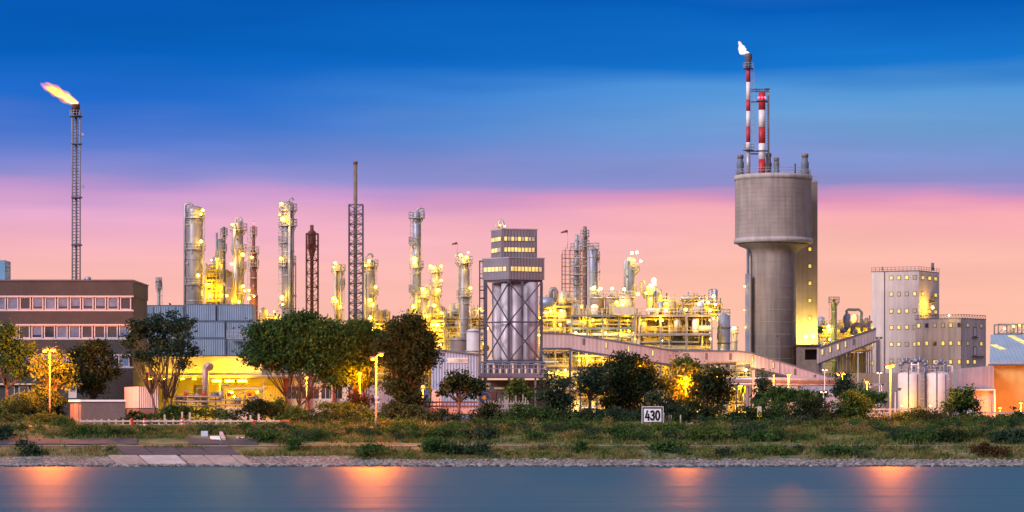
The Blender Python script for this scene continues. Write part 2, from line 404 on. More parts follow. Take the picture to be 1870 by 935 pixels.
for a, b_ in ((225, 275), (278, 330), (334, 378), (381, 432)): slab(a - 16, b_ - 16, 288.8, 293.6, DK)
dw = thing('dark_slope_paving', 'dark bluish paving strip on the bank slope above the path', 'paving', 120, 299, 2)
for a, b_ in ((-20, 110), (113, 250), (344, 400), (404, 470)):
    k = MB(); A, B, C, D = [onbank(q, y) for q, y in ((a, 297.6), (b_, 297.6), (b_, 301.2), (a, 301.2))]
    for v_ in (A, B, C, D): v_.z = max(v_.z, 0)
    k.prism([A, B, C, D], Vector((0, 0, .10))); k.build('slab', DK, dw)

# ---------------------------------------------------------------- grass as ground cover
def blades(name, m, spots, n_, h, wid):
    """numpy: n_ tufts of blades; spots = list of (px0, px1, Y0, Y1, weight)"""
    wts = np.array([s_[4] for s_ in spots], float); wts /= wts.sum()
    pick = RNG.choice(len(spots), n_, p=wts); V = []; Fc = []
    for i in pick:
        a, b_, y0, y1, _ = spots[i]
        Y = random.uniform(y0, y1); x = PX(random.uniform(a, b_), Y)
        if noise.noise(Vector((x * .16, Y * .22, 5))) < random.uniform(-.5, .15): continue
        zb = bank(x, Y) - .03
        hh = h * random.uniform(.5, 1.3) * (1 + .5 * noise.noise(Vector((x * .3, Y * .3, 8))))
        for k in range(4):
            bx, by = x + random.gauss(0, .16), Y + random.gauss(0, .16); t_ = random.uniform(0, 6.28)
            dx, dy = math.cos(t_) * wid, math.sin(t_) * wid; lx, ly = random.gauss(0, .28) * hh, random.gauss(0, .28) * hh
            q = len(V); V += [(bx - dx, by - dy, zb), (bx + dx, by + dy, zb), (bx + lx, by + ly, zb + hh * random.uniform(.7, 1.1))]
            Fc.append((q, q + 1, q + 2))
    me = bpy.data.meshes.new(name); me.from_pydata(V, [], Fc); me.materials.append(m)
    o = bpy.data.objects.new(name, me); COL.objects.link(o); o['kind'] = 'stuff'; return o
DRYG = leafmat('dry_grass', (.16, .115, .045), (.32, .24, .10), (.42, .33, .15), .2)
GRNG = leafmat('green_grass', (.045, .10, .025), (.11, .19, .045), (.18, .25, .08), .25)
UP = [(-260, 130, 302, 315, 2), (130, 345, 301.5, 311, 3), (470, 1000, 299, 314, 7), (1000, 2120, 297.8, 315, 17), (345, 520, 304, 311, 2)]
LOW = [(-260, 215, 288.6, 294, 2.4), (262, 440, 292.6, 294, .4), (440, 640, 288.8, 294, 2.2), (640, 2120, 286.6, 293.8, 18)]
blades('dry_grass', DRYG, UP, 10000, .50, .05)
blades('green_grass', GRNG, UP, 17000, .46, .055)
blades('dry_grass', DRYG, LOW, 7000, .42, .045)
blades('green_grass', GRNG, LOW, 5000, .45, .05)

# ================================================================ office building at the left
BRK = brickmat('brown_brick', (.054, .053, .057), (.042, .041, .045), (.080, .079, .082), 2.2)
Y0 = 340
of = thing('office_building', 'long brown brick office building with three white window bands', 'building', 90, Y0)
k = MB(); 
for c_, d_ in ((512, 541), (567, 593), (619, 648), (671, 780)): k.pbox(-150, 243, c_, d_, Y0, 14)
k.pbox(-150, 242, 541, 567, Y0 + .35, 13.6); k.pbox(-150, 242, 593, 619, Y0 + .35, 13.6); k.pbox(-150, 242, 648, 671, Y0 + .35, 13.6)
k.build('wall', BRK, of)
k = MB(); k.pbox(-150, 243.8, 510.5, 513, Y0 - .12, 14.3); k.build('roof_edge', STEELD, of)
BANDW = mat('white_window_band', (.44, .45, .50), .5, 0, .06, .6)
def office_window(a, b_, c_, d_, blind, open_):
    f = MB(); wd = 2.0
    f.pbox(a, a + wd, c_, d_, Y0 + .12, .16); f.pbox(b_ - wd, b_, c_, d_, Y0 + .12, .16); f.pbox(a + wd, b_ - wd, c_, c_ + 1.6, Y0 + .12, .16); f.pbox(a + wd, b_ - wd, d_ - 1.6, d_, Y0 + .12, .16)
    wn = f.build('window', BANDW, of)
    q = MB(); q.pbox(a + wd, b_ - wd, c_ + 1.6, d_ - 1.6, Y0 + .24, .04); q.build('pane', GLASS, wn)
    if blind:
        q = MB(); q.pbox(a + wd + .3, b_ - wd - .3, c_ + 1.8, c_ + 1.8 + (d_ - c_ - 3.6) * open_, Y0 + .21, .02); q.build('blind', BLIND, wn)
for c_, d_, sk in ((541, 567, 0), (593, 619, 1), (648, 671, 2)):
    q = MB(); q.pbox(-150, 243.5, c_ - 1.2, c_ + 1.5, Y0 - .05, .4); q.pbox(-150, 243.5, d_ - 1.5, d_ + 1.2, Y0 - .05, .4); q.build('window_band', BANDW, of)
    for i in range(14):
        a = 219 - i * 22.9 - sk * 1.5; b_ = a + 20.5
        if sk == 2 and a < 150 and a > -30 and False: continue
        bl = random.random() < .78 and not (sk == 0 and i == 0)
        office_window(a, b_, c_ + 1.6, d_ - 1.6, bl, random.choice([1, 1, 1, .8, .75, .95]))
q = MB(); q.pbox(-150, 243, 614, 617, Y0 - .02, .01)
k = MB(); k.pbox(125, 140, 704, 727, Y0 - .06, .05); dr = k.build('door', DIRTYW, of, label='pale door in the dark ground floor'); 
k = MB(); k.pbox(128, 137, 707, 713, Y0 - .09, .02); k.build('pane', GLASS, dr)
for a, b_ in ((10, 27), (34, 52)):
    k = MB(); k.pbox(a, b_, 705, 724, Y0 - .05, .04); f = k.build('window', DIRTYW, of); k = MB(); k.pbox(a + 2, b_ - 2, 707, 724, Y0 - .08, .02); k.build('pane', GLASS, f)
k = MB(); k.pbox(-150, 58, 700, 703, Y0 - .5, .45); k.build('canopy', CREAM, of)
rb = thing('roof_cabin', 'light blue plant cabin with aerial on the office roof', 'roof cabin', 4, 347, PZ(512, 347))
k = MB(); k.pbox(-40, 9, 475, 512, 346, 4); k.build('wall', mat('light_blue_panel', (.16, .34, .50), .5, 0, .1), rb)
k = MB(); 
for a in (11, 18): k.pbeam((a, 497), (a, 480), 346, .07)
for c_ in (480, 488, 496): k.pbeam((9, c_), (18, c_), 346, .07)
k.build('aerial', STEELD, rb)
k = MB(); k.lathe(PX(161, 347), 347, [(.38, PZ(515, 347)), (.38, PZ(508, 347)), (.32, PZ(506, 347)), (.1, PZ(505, 347))], 12)
k.tube([P(154, 514, 347), P(154, 509, 347), P(157, 507, 347)], .12, 6)
k.build('roof_vent', STEEL, base=P(161, 515, 347), label='small round metal vent on the office roof', cat='roof vent')

# brick hut, white container and grassed yard in front of the office
hut = thing('brick_hut', 'low flat roofed brick hut with white roof edge behind the wooden fence', 'hut', 178, 321)
BR2 = brickmat('mauve_brick', (.17, .125, .12), (.14, .10, .10), (.19, .155, .15), 2.6)
A = P(148, 772, 320.5); B = P(229, 772, 320.5); Lf = P(128, 772, 323.5)
zt = PZ(733.5, 320.5) - GZ
k = MB(); A.z = B.z = Lf.z = GZ; k.obox(A, B - A, Lf - A, (0, 0, zt)); k.build('wall', BR2, hut)
k = MB(); k.obox(A + Vector((-.1, -.15, zt + .003)), (B - A) + Vector((.2, 0, 0)), (Lf - A) * 1.05, (0, 0, .22)); k.build('roof', WHITE, hut)
u = (Lf - A); k = MB(); nrm = Vector((-u.y, u.x, 0)).normalized() * .05
if nrm.x > 0: nrm = -nrm
k.obox(A + u * .2, u * .38, nrm, (0, 0, zt * .92)); k.build('door', BROWN, hut)
ct = thing('storage_container', 'ribbed white storage container raised on a brick plinth beside the hut', 'container', 260, 327)
A = P(252, 745, 325); B = P(290, 745, 325); Lf = P(227, 745, 331); zb = PZ(745, 325); 
A.z = B.z = Lf.z = zb; h_ = PZ(706, 325) - zb
WCORR = mat('white_corrugated', (.42, .39, .40), .6, 0, .08, .6, streak=.2, corr=4, bump=.8)
k = MB(); k.obox(A, B - A, Lf - A, (0, 0, h_)); k.build('body', WCORR, ct)
k = MB(); k.obox((A.x + .1, A.y + .1, GZ), (B.x - A.x - .2, 0, 0), (Lf - A) * .9, (0, 0, zb - GZ - .003)); k.build('plinth', BR2, ct)

# ================================================================ stacked grey containers
YC = 385
def container(px0, px1, c_, d_, Y, label, dep=6, end=False, m=None):
    t_ = thing('shipping_container', label, 'container', (px0 + px1) / 2, Y, PZ(d_, Y), 'grey blue containers stacked as offices')
    k = MB(); k.pbox(px0 + .8, px1 - .8, c_ + .8, d_ - .4, Y + .05, dep - .1); k.build('body', m or CONTB, t_)
    k = MB()
    for a in (px0, px1 - 1.2):
        k.pbox(a, a + 1.2, c_, d_, Y, .15)
    k.pbox(px0 + 1.2, px1 - 1.2, c_, c_ + 1.6, Y, .15); k.pbox(px0 + 1.2, px1 - 1.2, d_ - 1.6, d_, Y, .15); k.build('frame', STEELB, t_)
    if end:
        for i in range(6):
            k = MB(); a = px0 + 3 + i * (px1 - px0 - 6) / 5; k.pbox(a - .5, a + .5, c_ + 3, d_ - 3, Y - .06, .09); k.build('lock_rod', STEEL, t_)
    return t_
container(262, 336, 557, 587, YC + 2, 'topmost container at the left end of the stack, with door rods', end=True)
container(337, 394, 555, 586, YC, 'middle container of the top tier, blue grey')
container(396, 461, 555.5, 586, YC, 'container at the right end of the top tier')
container(345, 411, 586.6, 617, YC - 1.5, 'left container of the middle tier above the yellow lit building')
container(413, 475, 587, 617.5, YC - 1.5, 'right container of the middle tier, partly behind the big tree')
container(345, 412, 617.6, 650, YC - 3, 'left container of the lowest tier, above the yellow lit wall')
container(415, 475, 618, 650, YC - 3, 'right container of the lowest tier, beside the metal landing')
container(262, 343, 587.6, 650, YC, 'tall plain container module behind the forked tree')
ld = thing('metal_landing', 'metal landing with railings on the front of the stacked containers', 'landing', 448, 379, PZ(650, 379))
k = MB(); k.pbox(414, 476, 617, 619, 378.6, 3); k.build('platform', STEEL, ld)
k = MB()
for a in range(414, 477, 8): k.pbeam((a, 617), (a, 603), 378.8, .08)
for c_ in (604, 610): k.pbeam((414, c_), (476, c_), 378.8, .08)
k.build('handrail', STEEL, ld)
for a in (415, 445, 475):
    k = MB(); k.pbeam((a, 650), (a, 619), 379, .16); k.build('leg', STEELB, ld)

# ================================================================ low yellow-lit building and its yard
YB = 352
lo = thing('pump_house', 'low cream building lit yellow with three tube lights under its eaves', 'building', 400, YB)
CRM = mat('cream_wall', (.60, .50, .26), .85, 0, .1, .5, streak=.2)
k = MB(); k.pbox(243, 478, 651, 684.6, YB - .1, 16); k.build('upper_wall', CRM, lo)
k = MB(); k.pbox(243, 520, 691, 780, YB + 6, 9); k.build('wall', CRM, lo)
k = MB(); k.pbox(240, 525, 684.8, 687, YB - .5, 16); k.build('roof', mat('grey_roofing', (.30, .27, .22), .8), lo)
k = MB(); k.pbox(240, 525, 687.2, 690, YB - .55, .4); k.build('gutter', BROWN, lo)
for a in (388, 411, 434):
    k = MB(); k.pbox(a, a + 16, 694, 697.5, YB - 1.6, .3); k.build('tube_light', L_T, lo)
for a in (272, 300, 330, 352):
    k = MB(); k.pbox(a, a + 5, 691, 693, YB - 1.4, .3); k.build('tube_light', L_T, lo)
for a, b_, c_ in ((296, 308, 704), (354, 370, 703), (268, 278, 706)):
    k = MB(); k.pbox(a, b_, c_, 735, YB + 5.9, .2); k.build('door', BROWN, lo)
for a in (245, 320, 400, 480):
    k = MB(); k.pbox(a, a + 2.4, 690.2, 772, YB + .2, .2); k.build('post', STEEL, lo)
for a in (396, 419, 442, 275, 303, 333, 355):
    k = MB(); k.pbox(a - .5, a + .5, 689, 694, YB - 1.5, .1); k.obox((PX(a - .5, YB), YB - 1.5, PZ(689, YB)), (.07, 0, 0), (0, 1.0, 0), (0, 0, .07)); k.build('bracket', STEEL, lo)
k = MB(); k.tube([P(375, 745, 346), P(375, 676, 346), P(377, 670, 346), P(381, 668, 345.6), P(384, 671, 345.2)], [.42, .42, .42, .45, .5], 12)
k.build('vent_pipe', STEEL, base=P(375, 772, 346), label='tall silver vent pipe with hooked top before the yellow building', cat='vent pipe')
sh = thing('pump_shelter', 'small open shelter with flat roof and bright lamps in the yellow yard', 'shelter', 445, 347)
k = MB(); k.pbox(410, 482, 707, 710, 345.5, 5); k.build('roof', CREAM, sh)
for a in (412, 445, 479):
    k = MB(); k.pbox(a, a + 1.5, 710, 772, 345.8, .12); k.build('post', STEEL, sh)
for a, c_ in ((420, 716), (428, 724), (470, 716)): floodlight(sh, a, c_, 348, .26, L_T)
floodlight(sh, 424, 716, 349, .3, L_Y)
def pump(px, py, Y, sc_, label):
    t_ = thing('pump', label, 'pump', px, Y, PZ(py, Y), 'pumps and vessels in the yellow yard')
    p0 = P(px, py, Y)
    k = MB(); k.tube([p0 + Vector((-sc_, 0, sc_ * .7)), p0 + Vector((sc_ * .4, 0, sc_ * .7))], sc_ * .42, 12); k.build('motor', STEELB, t_)
    k = MB(); k.lathe(p0.x + sc_ * .9, p0.y, [(sc_ * .5, p0.z), (sc_ * .5, p0.z + sc_ * 1.1), (sc_ * .2, p0.z + sc_ * 1.4)], 12); k.build('casing', STEEL, t_)
    k = MB(); k.box(p0.x - sc_ * 1.2, p0.x + sc_ * 1.4, p0.y - sc_ * .5, p0.y + sc_ * .5, p0.z - .3, p0.z); k.build('base', CONC, t_)
    k = MB(); k.tube([p0 + Vector((sc_ * .9, 0, sc_ * 1.3)), p0 + Vector((sc_ * .9, 0, sc_ * 2.4)), p0 + Vector((sc_ * 2.2, 0, sc_ * 2.4))], sc_ * .14, 7); k.build('pipe', STEEL, t_)
for a, c_, q, lb in ((330, 732, .55, 'small pump set left of the vent pipe in the yellow yard'), (352, 730, .6, 'pump set right behind the forked tree in the yellow yard'),
    (395, 728, .7, 'largest pump set beside the vent pipe in the yellow yard'), (430, 735, .5, 'pump set under the yellow shelter roof'), (462, 733, .55, 'pump set at the shelter right end')):
    pump(a, c_, 345, q, lb)
pr = thing('yard_pipework', 'low pipe rack with valves along the yellow lit yard', 'pipework', 360, 344)
for c_ in (724, 733, 741):
    k = MB(); k.tube([P(318, c_, 344), P(405, c_, 344), P(405, c_ + 6, 344), P(480, c_ + 6, 344)], .12, 7); k.build('pipe', STEEL, pr)
for a in range(322, 480, 18):
    k = MB(); k.pbeam((a, 775), (a, 721), 344.3, .13); k.build('post', STEELD, pr)
for a in (340, 372, 418, 455):
    k = MB(); k.ball(P(a, 720, 344), .3, (1, .5, 1)); k.tube([P(a, 724, 344), P(a, 720, 344)], .06, 6); k.build('valve', REDP, pr)
wl = MB(); wl.pbox(395, 480, 744, 772, 341, .3); wl.build('yard_wall', CREAM, base=P(440, 772, 341), label='low cream wall lit yellow in front of the shelter', cat='wall')
rp = thing('red_standpipe', 'thin red standpipe beside the white container', 'standpipe', 269, 343)
k = MB(); k.tube([P(269, 772, 343), P(269, 682, 343)], .14, 8); k.build('pipe', REDP, rp)
k = MB(); k.pbox(266.5, 271.5, 680, 683, 342.8, .4); k.build('cap', REDP, rp)
# long low annex behind the big trees
an = thing('low_annex', 'long low annex with dark windows and red columns behind the big trees', 'building', 570, 356)
k = MB(); k.pbox(480, 522, 704, 780, 356, 8); k.build('corrugated_wall', mat('yellow_corrugated', (.58, .48, .22), .6, 0, .1, .6, corr=3, bump=.8), an)
k = MB(); k.pbox(523, 650, 690, 706, 356.2, 8); k.build('wall', CREAM, an)
k = MB(); k.pbox(523, 650, 728, 780, 356.2, 8); k.build('lower_wall', DIRTYW, an)
k = MB(); k.pbox(478, 655, 687, 690, 355.6, 9); k.build('roof', STEELD, an)
for a in (523, 541, 563, 585, 607):
    k = MB(); k.pbox(a + 2, a + 17, 706, 728, 356.5, .1); f = k.build('window', GLASS, an)
    k = MB(); k.pbox(a + 9, a + 10, 706, 728, 356.4, .08); k.build('frame', DIRTYW, f)
for a in (520, 559, 607):
    k = MB(); k.pbox(a, a + 6, 690, 775, 355.7, .4); k.build('column', mat('dark_red_paint', (.22, .03, .03), .6), an)
wh = thing('grey_shed', 'grey shed glimpsed behind the street lamp between the trees', 'shed', 685, 350)
k = MB(); k.pbox(640, 720, 700, 780, 350, 8); k.build('wall', SHELLB, wh)
k = MB(); k.pbox(637, 723, 696, 699.5, 349.6, 9); k.build('roof', STEELB, wh)

# ================================================================ the works: columns, stacks, flares
def railing(parent, cx, cy, r, z, a0, a1, n=10):
    k = MB()
    for hgt in (.55, 1.1):
        k.tube([Vector((cx + r * math.cos(a0 + (a1 - a0) * i / n), cy + r * math.sin(a0 + (a1 - a0) * i / n), z + hgt)) for i in range(n + 1)], .045, 4)
    for i in range(n + 1):
        t_ = a0 + (a1 - a0) * i / n; q = Vector((cx + r * math.cos(t_), cy + r * math.sin(t_), z)); k.beam(q, q + Vector((0, 0, 1.1)), .07)
    return k.build('handrail', STEEL, parent)
def ladder(parent, x, y, z0, z1):
    k = MB()
    for dx in (-.25, .25): k.beam((x + dx, y, z0), (x + dx, y, z1), .08)
    z_ = z0
    while z_ < z1: k.beam((x - .25, y, z_), (x + .25, y, z_), .05); z_ += .6
    z_ = z0 + 2.2
    while z_ < z1:
        k.tube([Vector((x + .42 * math.cos(t_), y - .3 - .4 * math.sin(t_), z_)) for t_ in (0, .8, 1.57, 2.34, 3.14)], .035, 4); z_ += 1.5
    return k.build('ladder', STEEL, parent)
def column(name, label, cat, px, Y, hw, top, m, plats=(), lamps=(), pipe=None, neck=None, group=None, lad=None, bot=None, thin=None):
    """vertical vessel: hw half width in px, top row; plats = [(row, a0, a1, extra px)]; pipe = [(dx px, row)...]; thin = [(row, hw)] steps"""
    s_ = Y / F; z0 = GZ if bot is None else PZ(bot, Y)
    t_ = thing(name, label, cat, px, Y, z0, group)
    cx, cy = PX(px, Y), Y; r = hw * s_; zt = PZ(top, Y)
    k = MB()
    prof = [(r, z0)]
    if thin:
        cur = r
        for row, h2 in thin:
            zz_ = PZ(row, Y); prof += [(cur, zz_), (h2 * s_, zz_ + (cur - h2 * s_) * 1.2)]; cur = h2 * s_
        r_top = cur
    else: r_top = r
    prof += [(r_top, zt - r_top * .55), (r_top * .86, zt - r_top * .22), (r_top * .5, zt - r_top * .05), (r_top * .12, zt)]
    k.lathe(cx, cy, prof, 18); k.build('shell', m, t_)
    # flange bands and small nozzles
    k = MB(); z_ = zt - r_top - random.uniform(1, 2)
    while z_ > max(z0, GZ + 6):
        q = r_top
        if thin:
            q = r
            for row, h2 in thin:
                if z_ > PZ(row, Y): q = h2 * s_
        k.lathe(cx, cy, [(q + .02, z_), (q + .12, z_), (q + .12, z_ + .16), (q + .02, z_ + .16)], 18, False)
        z_ -= random.uniform(2.5, 4.5)
    k.build('flange', STEEL, t_)
    k = MB()
    for i in range(5):
        a = random.uniform(3.3, 6.1); zz_ = random.uniform(max(z0, zt - 22), zt - 2); q = (r_top if not thin else r_top)
        k.tube([Vector((cx + q * .8 * math.cos(a), cy + q * .8 * math.sin(a), zz_)), Vector((cx + (q + .5) * math.cos(a), cy + (q + .5) * math.sin(a), zz_))], .16, 7)
    k.build('nozzle', STEEL, t_)
    for row, a0, a1, ex in plats:
        zz_ = PZ(row, Y); q = r_top if not thin else max([r] + [0])
        if thin:
            q = r
            for rw, h2 in thin:
                if row < rw: q = h2 * s_
        ro = q + ex * s_
        k = MB(); k.arc(cx, cy, zz_ - .12, zz_, q + .03, ro, a0, a1, 14)
        for i in range(5):
            a = a0 + (a1 - a0) * (i + .5) / 5; k.beam(Vector((cx + ro * .97 * math.cos(a), cy + ro * .97 * math.sin(a), zz_ - .15)), Vector((cx + q * math.cos(a), cy + q * math.sin(a), zz_ - 1.1)), .1)
        k.build('platform', STEEL, t_)
        railing(t_, cx, cy, ro - .05, zz_, a0, a1, 12)
    if pipe:
        for pts, pr_ in pipe:
            k = MB(); k.tube([Vector((PX(px + dx, Y), cy - dyy, PZ(row, Y))) for dx, row, dyy in pts], pr_, 8)
            k.build('pipe', STEELB if pr_ > .3 else STEEL, t_)
    if lad is not None: ladder(t_, cx + lad * s_, cy - r * .35, max(z0, GZ), zt - 1)
    for la in lamps:
        floodlight(t_, la[0], la[1], Y - hw * s_ - .5, la[2] if len(la) > 2 else .36, la[3] if len(la) > 3 else L_Y)
    return t_
FULL = (0, 6.28); Lh = (2.0, 4.5); Rh = (4.9, 7.4); FR = (3.0, 6.4)
def pl(row, half, ex): return (row, half[0], half[1], ex)
COLG = 'process columns of the works'
column('distillation_column', 'thick grey column with a big overhead pipe hooking down its left side', 'column', 356, 500, 14.5, 376, SHELL,
    [pl(398, FULL, 4), pl(455, FULL, 5), pl(519, FULL, 5)], [(370, 384, .5), (367, 441, .55), (362, 503, .55), (367, 391, .4)],
    [([(-5, 384, 0), (-5, 375, 0), (-8, 372, 0), (-16, 372, 0), (-18, 376, 0), (-18, 560, 0)], .28)], lad=15.5, group=COLG)
column('process_column', 'thin pale column behind the yellow lamp cluster left of the spiky stack', 'column', 402, 505, 5, 436, SHELLB, [pl(470, FULL, 4)], [(396, 473, .5), (406, 484, .42)],
    [([(-6, 425, 0), (-6, 560, 0)], .2)], group=COLG)
column('vent_stack', 'slim dark stack with a spiky ringed top beside the tall twin pipe column', 'stack', 409, 502, 2.8, 414, STEELD, [pl(428, FULL, 4), pl(456, FULL, 3)], [], lad=-4)
column('distillation_column', 'column with looped top pipe and two bright lamp clusters, third from the left', 'column', 436, 498, 9.5, 404, SHELL,
    [pl(420, FULL, 8), pl(458, FULL, 5), pl(490, Rh, 5), pl(536, FULL, 5)], [(424, 410, .4), (443, 465, .62), (423, 482, .5), (444, 523, .5), (436, 551, .5), (428, 549, .4), (428, 420, .32), (447, 531, .35)],
    [([(-6, 470, 4), (-6, 402, 0), (-3, 398, 0), (3, 398, 0), (5, 402, 0), (5, 412, 0)], .26), ([(-5, 560, 1.6), (-5, 456, 1.6)], .24)], lad=-9, thin=[(455, 8)], group=COLG)
column('flare_stack', 'reddish brown stack with a red warning lamp and ringed platform', 'stack', 463, 494, 8, 412, RUST,
    [pl(426, FULL, 4), pl(462, FULL, 4), pl(486, FULL, 4)], [(464, 407, .4, L_R), (460, 470, .42), (455, 545, .5), (455, 530, .36), (464, 541, .3)], thin=[(540, 6.5), (462, 3)], lad=-8)
column('square_chimney', 'short plain grey chimney between the lit columns', 'chimney', 420, 496, 6, 506, BROWN, [], [(414, 540, .4)])
column('distillation_column', 'tallest thick column with lamps down its left edge and pipes down its front', 'column', 526, 490, 11, 368, SHELL,
    [pl(384, FULL, 6), pl(412, FULL, 6), pl(443, Lh, 7), pl(479, FULL, 4), pl(486, Lh, 7), pl(555, Lh, 7)], [(514, 372, .5), (517, 400, .75), (513, 472, .5), (515, 543, .62), (516, 556, .34), (511, 392, .3)],
    [([(2, 368, 0), (3, 362, 0), (8, 361, 0), (10, 366, 0)], .16), ([(4, 376, 1.3), (4, 600, 1.3)], .26), ([(8, 384, .8), (8, 600, .8)], .18), ([(14, 480, 0), (14, 580, 0)], .1)], lad=-14, group=COLG)
column('distillation_column', 'leaning looking slim column with rusty pipes between the two lattice masts', 'column', 618, 505, 7.5, 482, SHELLY,
    [pl(494, FULL, 6), pl(520, Rh, 5), pl(553, Lh, 6)], [(612, 480, .45), (610, 488, .32), (609, 545, .55), (615, 550, .45), (622, 560, .32)], [([(-5, 494, 1), (-4, 590, 1)], .24), ([(4, 494, 1), (6, 590, 1)], .14)], lad=8, group=COLG)
column('distillation_column', 'column with a looped top and lamps down its right side beside the tall lattice mast', 'column', 675, 500, 10.5, 474, SHELL,
    [pl(486, FULL, 6), pl(536, Rh, 6), pl(567, Rh, 5)], [(674, 477, .5), (668, 485, .4), (686, 524, .45), (676, 548, .62), (681, 556, .5), (676, 580, .6), (680, 600, .6)],
    [([(-6, 486, 0), (-6, 470, 0), (-2, 464, 0), (4, 464, 0), (6, 470, 0)], .2), ([(-8, 500, 1), (-8, 600, 1)], .18)], lad=11, group=COLG)
column('distillation_column', 'tall slim column with a crane bracket at its top and narrow ringed platforms', 'column', 761, 515, 7, 386, SHELLB,
    [pl(398, FULL, 8), pl(444, Lh, 8), pl(488, FULL, 6), pl(531, Lh, 8), pl(575, Lh, 6)], [(757, 473, .8), (758, 480, .55), (755, 560, .6), (751, 566, .5), (766, 550, .36)],
    [([(2, 388, 0), (2, 381, 0), (8, 380, 0), (12, 381, 0), (12, 398, 0), (6, 402, 0), (6, 600, .4)], .2)], lad=-9, group=COLG)
column('distillation_column', 'short fat column with a round lamp cluster left of its taller neighbour', 'column', 776, 510, 7.5, 526, SHELLY,
    [pl(543, FULL, 6)], [(772, 528, .6), (777, 534, .4), (779, 578, .6)], [([(2, 528, 0), (2, 521, 0), (8, 521, 0), (10, 530, 0)], .14)], group=COLG)
column('distillation_column', 'medium column with lamps on both sides of its head and a funnel waist', 'column', 796, 512, 6.5, 484, SHELLY,
    [pl(497, FULL, 7), pl(522, FULL, 6), pl(539, FULL, 5), pl(568, FULL, 4)], [(786, 486, .45), (806, 486, .45), (792, 489, .5), (806, 512, .36), (800, 530, .68), (793, 558, .6), (806, 572, .5)], None, lad=7, group=COLG)
column('distillation_column', 'wide headed column with a hooked pipe on its left near the silo tower', 'column', 848, 500, 9.5, 466, SHELL,
    [pl(480, FULL, 8), pl(541, FULL, 5)], [(841, 466, .5), (852, 470, .52), (859, 526, .5), (846, 476, .36), (855, 461, .3)],
    [([(-4, 472, 0), (-10, 461, 0), (-15, 463, 0), (-15, 480, 0), (-9, 489, 0), (-9, 570, 0)], .22)], lad=10, thin=[(492, 7.5)], group=COLG)
column('small_stack', 'small ringed stack far behind the office roof, standing alone', 'stack', 290, 540, 3, 508, SHELL, [pl(517, FULL, 3), pl(524, FULL, 3)], [], lad=4)
column('ringed_stack', 'dark capped stack standing behind the scaffolded column', 'stack', 1068, 515, 4.5, 413, BROWN, [pl(431, FULL, 5), pl(450, FULL, 4)], [], thin=[(434, 3.4)], lad=-5)
column('storage_column', 'plain blue grey vessel with a flat railed top right of the scaffolding', 'column', 1083, 505, 8.5, 452, SHELLB, [pl(455, FULL, 3), pl(470, Rh, 4)], [(1080, 527, .4), (1094, 530, .4), (1086, 524, .36)], [([(-8, 449, 0), (0, 449, 0), (2, 454, 0)], .2)], lad=9.5)
column('scaffolded_column', 'bright bluish column inside a scaffold of thin poles', 'column', 1053, 495, 5.5, 440, SHELLB, [pl(456, FULL, 8), pl(483, FULL, 6), pl(502, FULL, 6), pl(519, FULL, 6)], [(1062, 560, .5)], [([(0, 444, 0), (0, 428, 0)], .3), ([(4, 445, 0), (4, 430, 0)], .14)], thin=[(470, 4.2)])
column('process_column', 'tan column with a dark cladding strip and white lamps above it', 'column', 1150, 490, 8, 470, SHELLY, [pl(493, Rh, 10), pl(533, FULL, 5)], [(1154, 462, .45, L_W), (1163, 461, .45, L_W), (1170, 477, .4, L_W), (1158, 475, .4), (1165, 537, .55), (1155, 545, .42)],
    [([(-8, 540, 0), (-8, 478, 0), (-4, 472, 0), (4, 472, 0)], .3), ([(2, 477, 1.0), (2, 560, 1.0)], .62)], group=COLG)
column('process_column', 'column crowned by the brightest white lamp cluster above the pipe racks', 'column', 1188, 492, 7.5, 518, SHELLY, [pl(537, FULL, 7)], [(1194, 512, .7, L_W), (1191, 521, .5, L_W), (1196, 519, .42), (1184, 524, .5), (1188, 546, .5), (1180, 535, .4)],
    [([(-10, 545, 0), (-18, 530, 0), (-18, 515, 0), (-12, 512, 0), (-10, 520, 0)], .16)], group=COLG)
column('small_column', 'small tank column with a lamp on top left of the concrete tower', 'column', 1341, 500, 5.5, 606, SHELLY, [pl(608, FULL, 2)], [(1340, 599, .5, L_W)])
column('steam_stack', 'dark green stack in a red railed cage left of the arched duct', 'stack', 1523, 575, 5.2, 552, mat('green_grey_cladding', (.16, .20, .18), .6), [pl(552, FULL, 5), pl(600, FULL, 4)], [(1513, 596, .5, L_W)], [([(0, 556, 0), (0, 546, 0)], .32)], lad=-7)

# lattice masts
def lattice(parent, px0, px1, top, bot, Y, segs, leg=.16, diag=.1, m=None, dep=None):
    x0, x1 = PX(px0, Y), PX(px1, Y); d = dep or (x1 - x0); zt, zb = PZ(top, Y), (GZ if bot is None else PZ(bot, Y))
    cs = [(x0, Y), (x1, Y), (x1, Y + d), (x0, Y + d)]
    for x, y in cs:
        k = MB(); k.beam((x, y, zb), (x, y, zt), leg); k.build('leg', m or STEELD, parent)
    k = MB()
    for i in range(segs):
        za, zc = zb + (zt - zb) * i / segs, zb + (zt - zb) * (i + 1) / segs
        for (a, c_) in zip(cs, cs[1:] + cs[:1]):
            k.beam((a[0], a[1], zc), (c_[0], c_[1], zc), diag)
            if i % 2: k.beam((a[0], a[1], za), (c_[0], c_[1], zc), diag)
            else: k.beam((c_[0], c_[1], za), (a[0], a[1], zc), diag)
            k.beam((a[0], a[1], za), (c_[0], c_[1], (za + zc) / 2), diag * .8)
    k.build('bracing', m or STEELD, parent)
lm = thing('lattice_mast', 'tallest dark lattice mast with a single pipe rising far above it', 'mast', 649, 490)
lattice(lm, 637, 662, 373, None, 490, 22, .2, .12, dep=2.2)
k = MB(); k.tube([P(649, 766, 491.1), P(649, 296, 491.1)], .36, 10); k.build('flue', BROWN, lm)
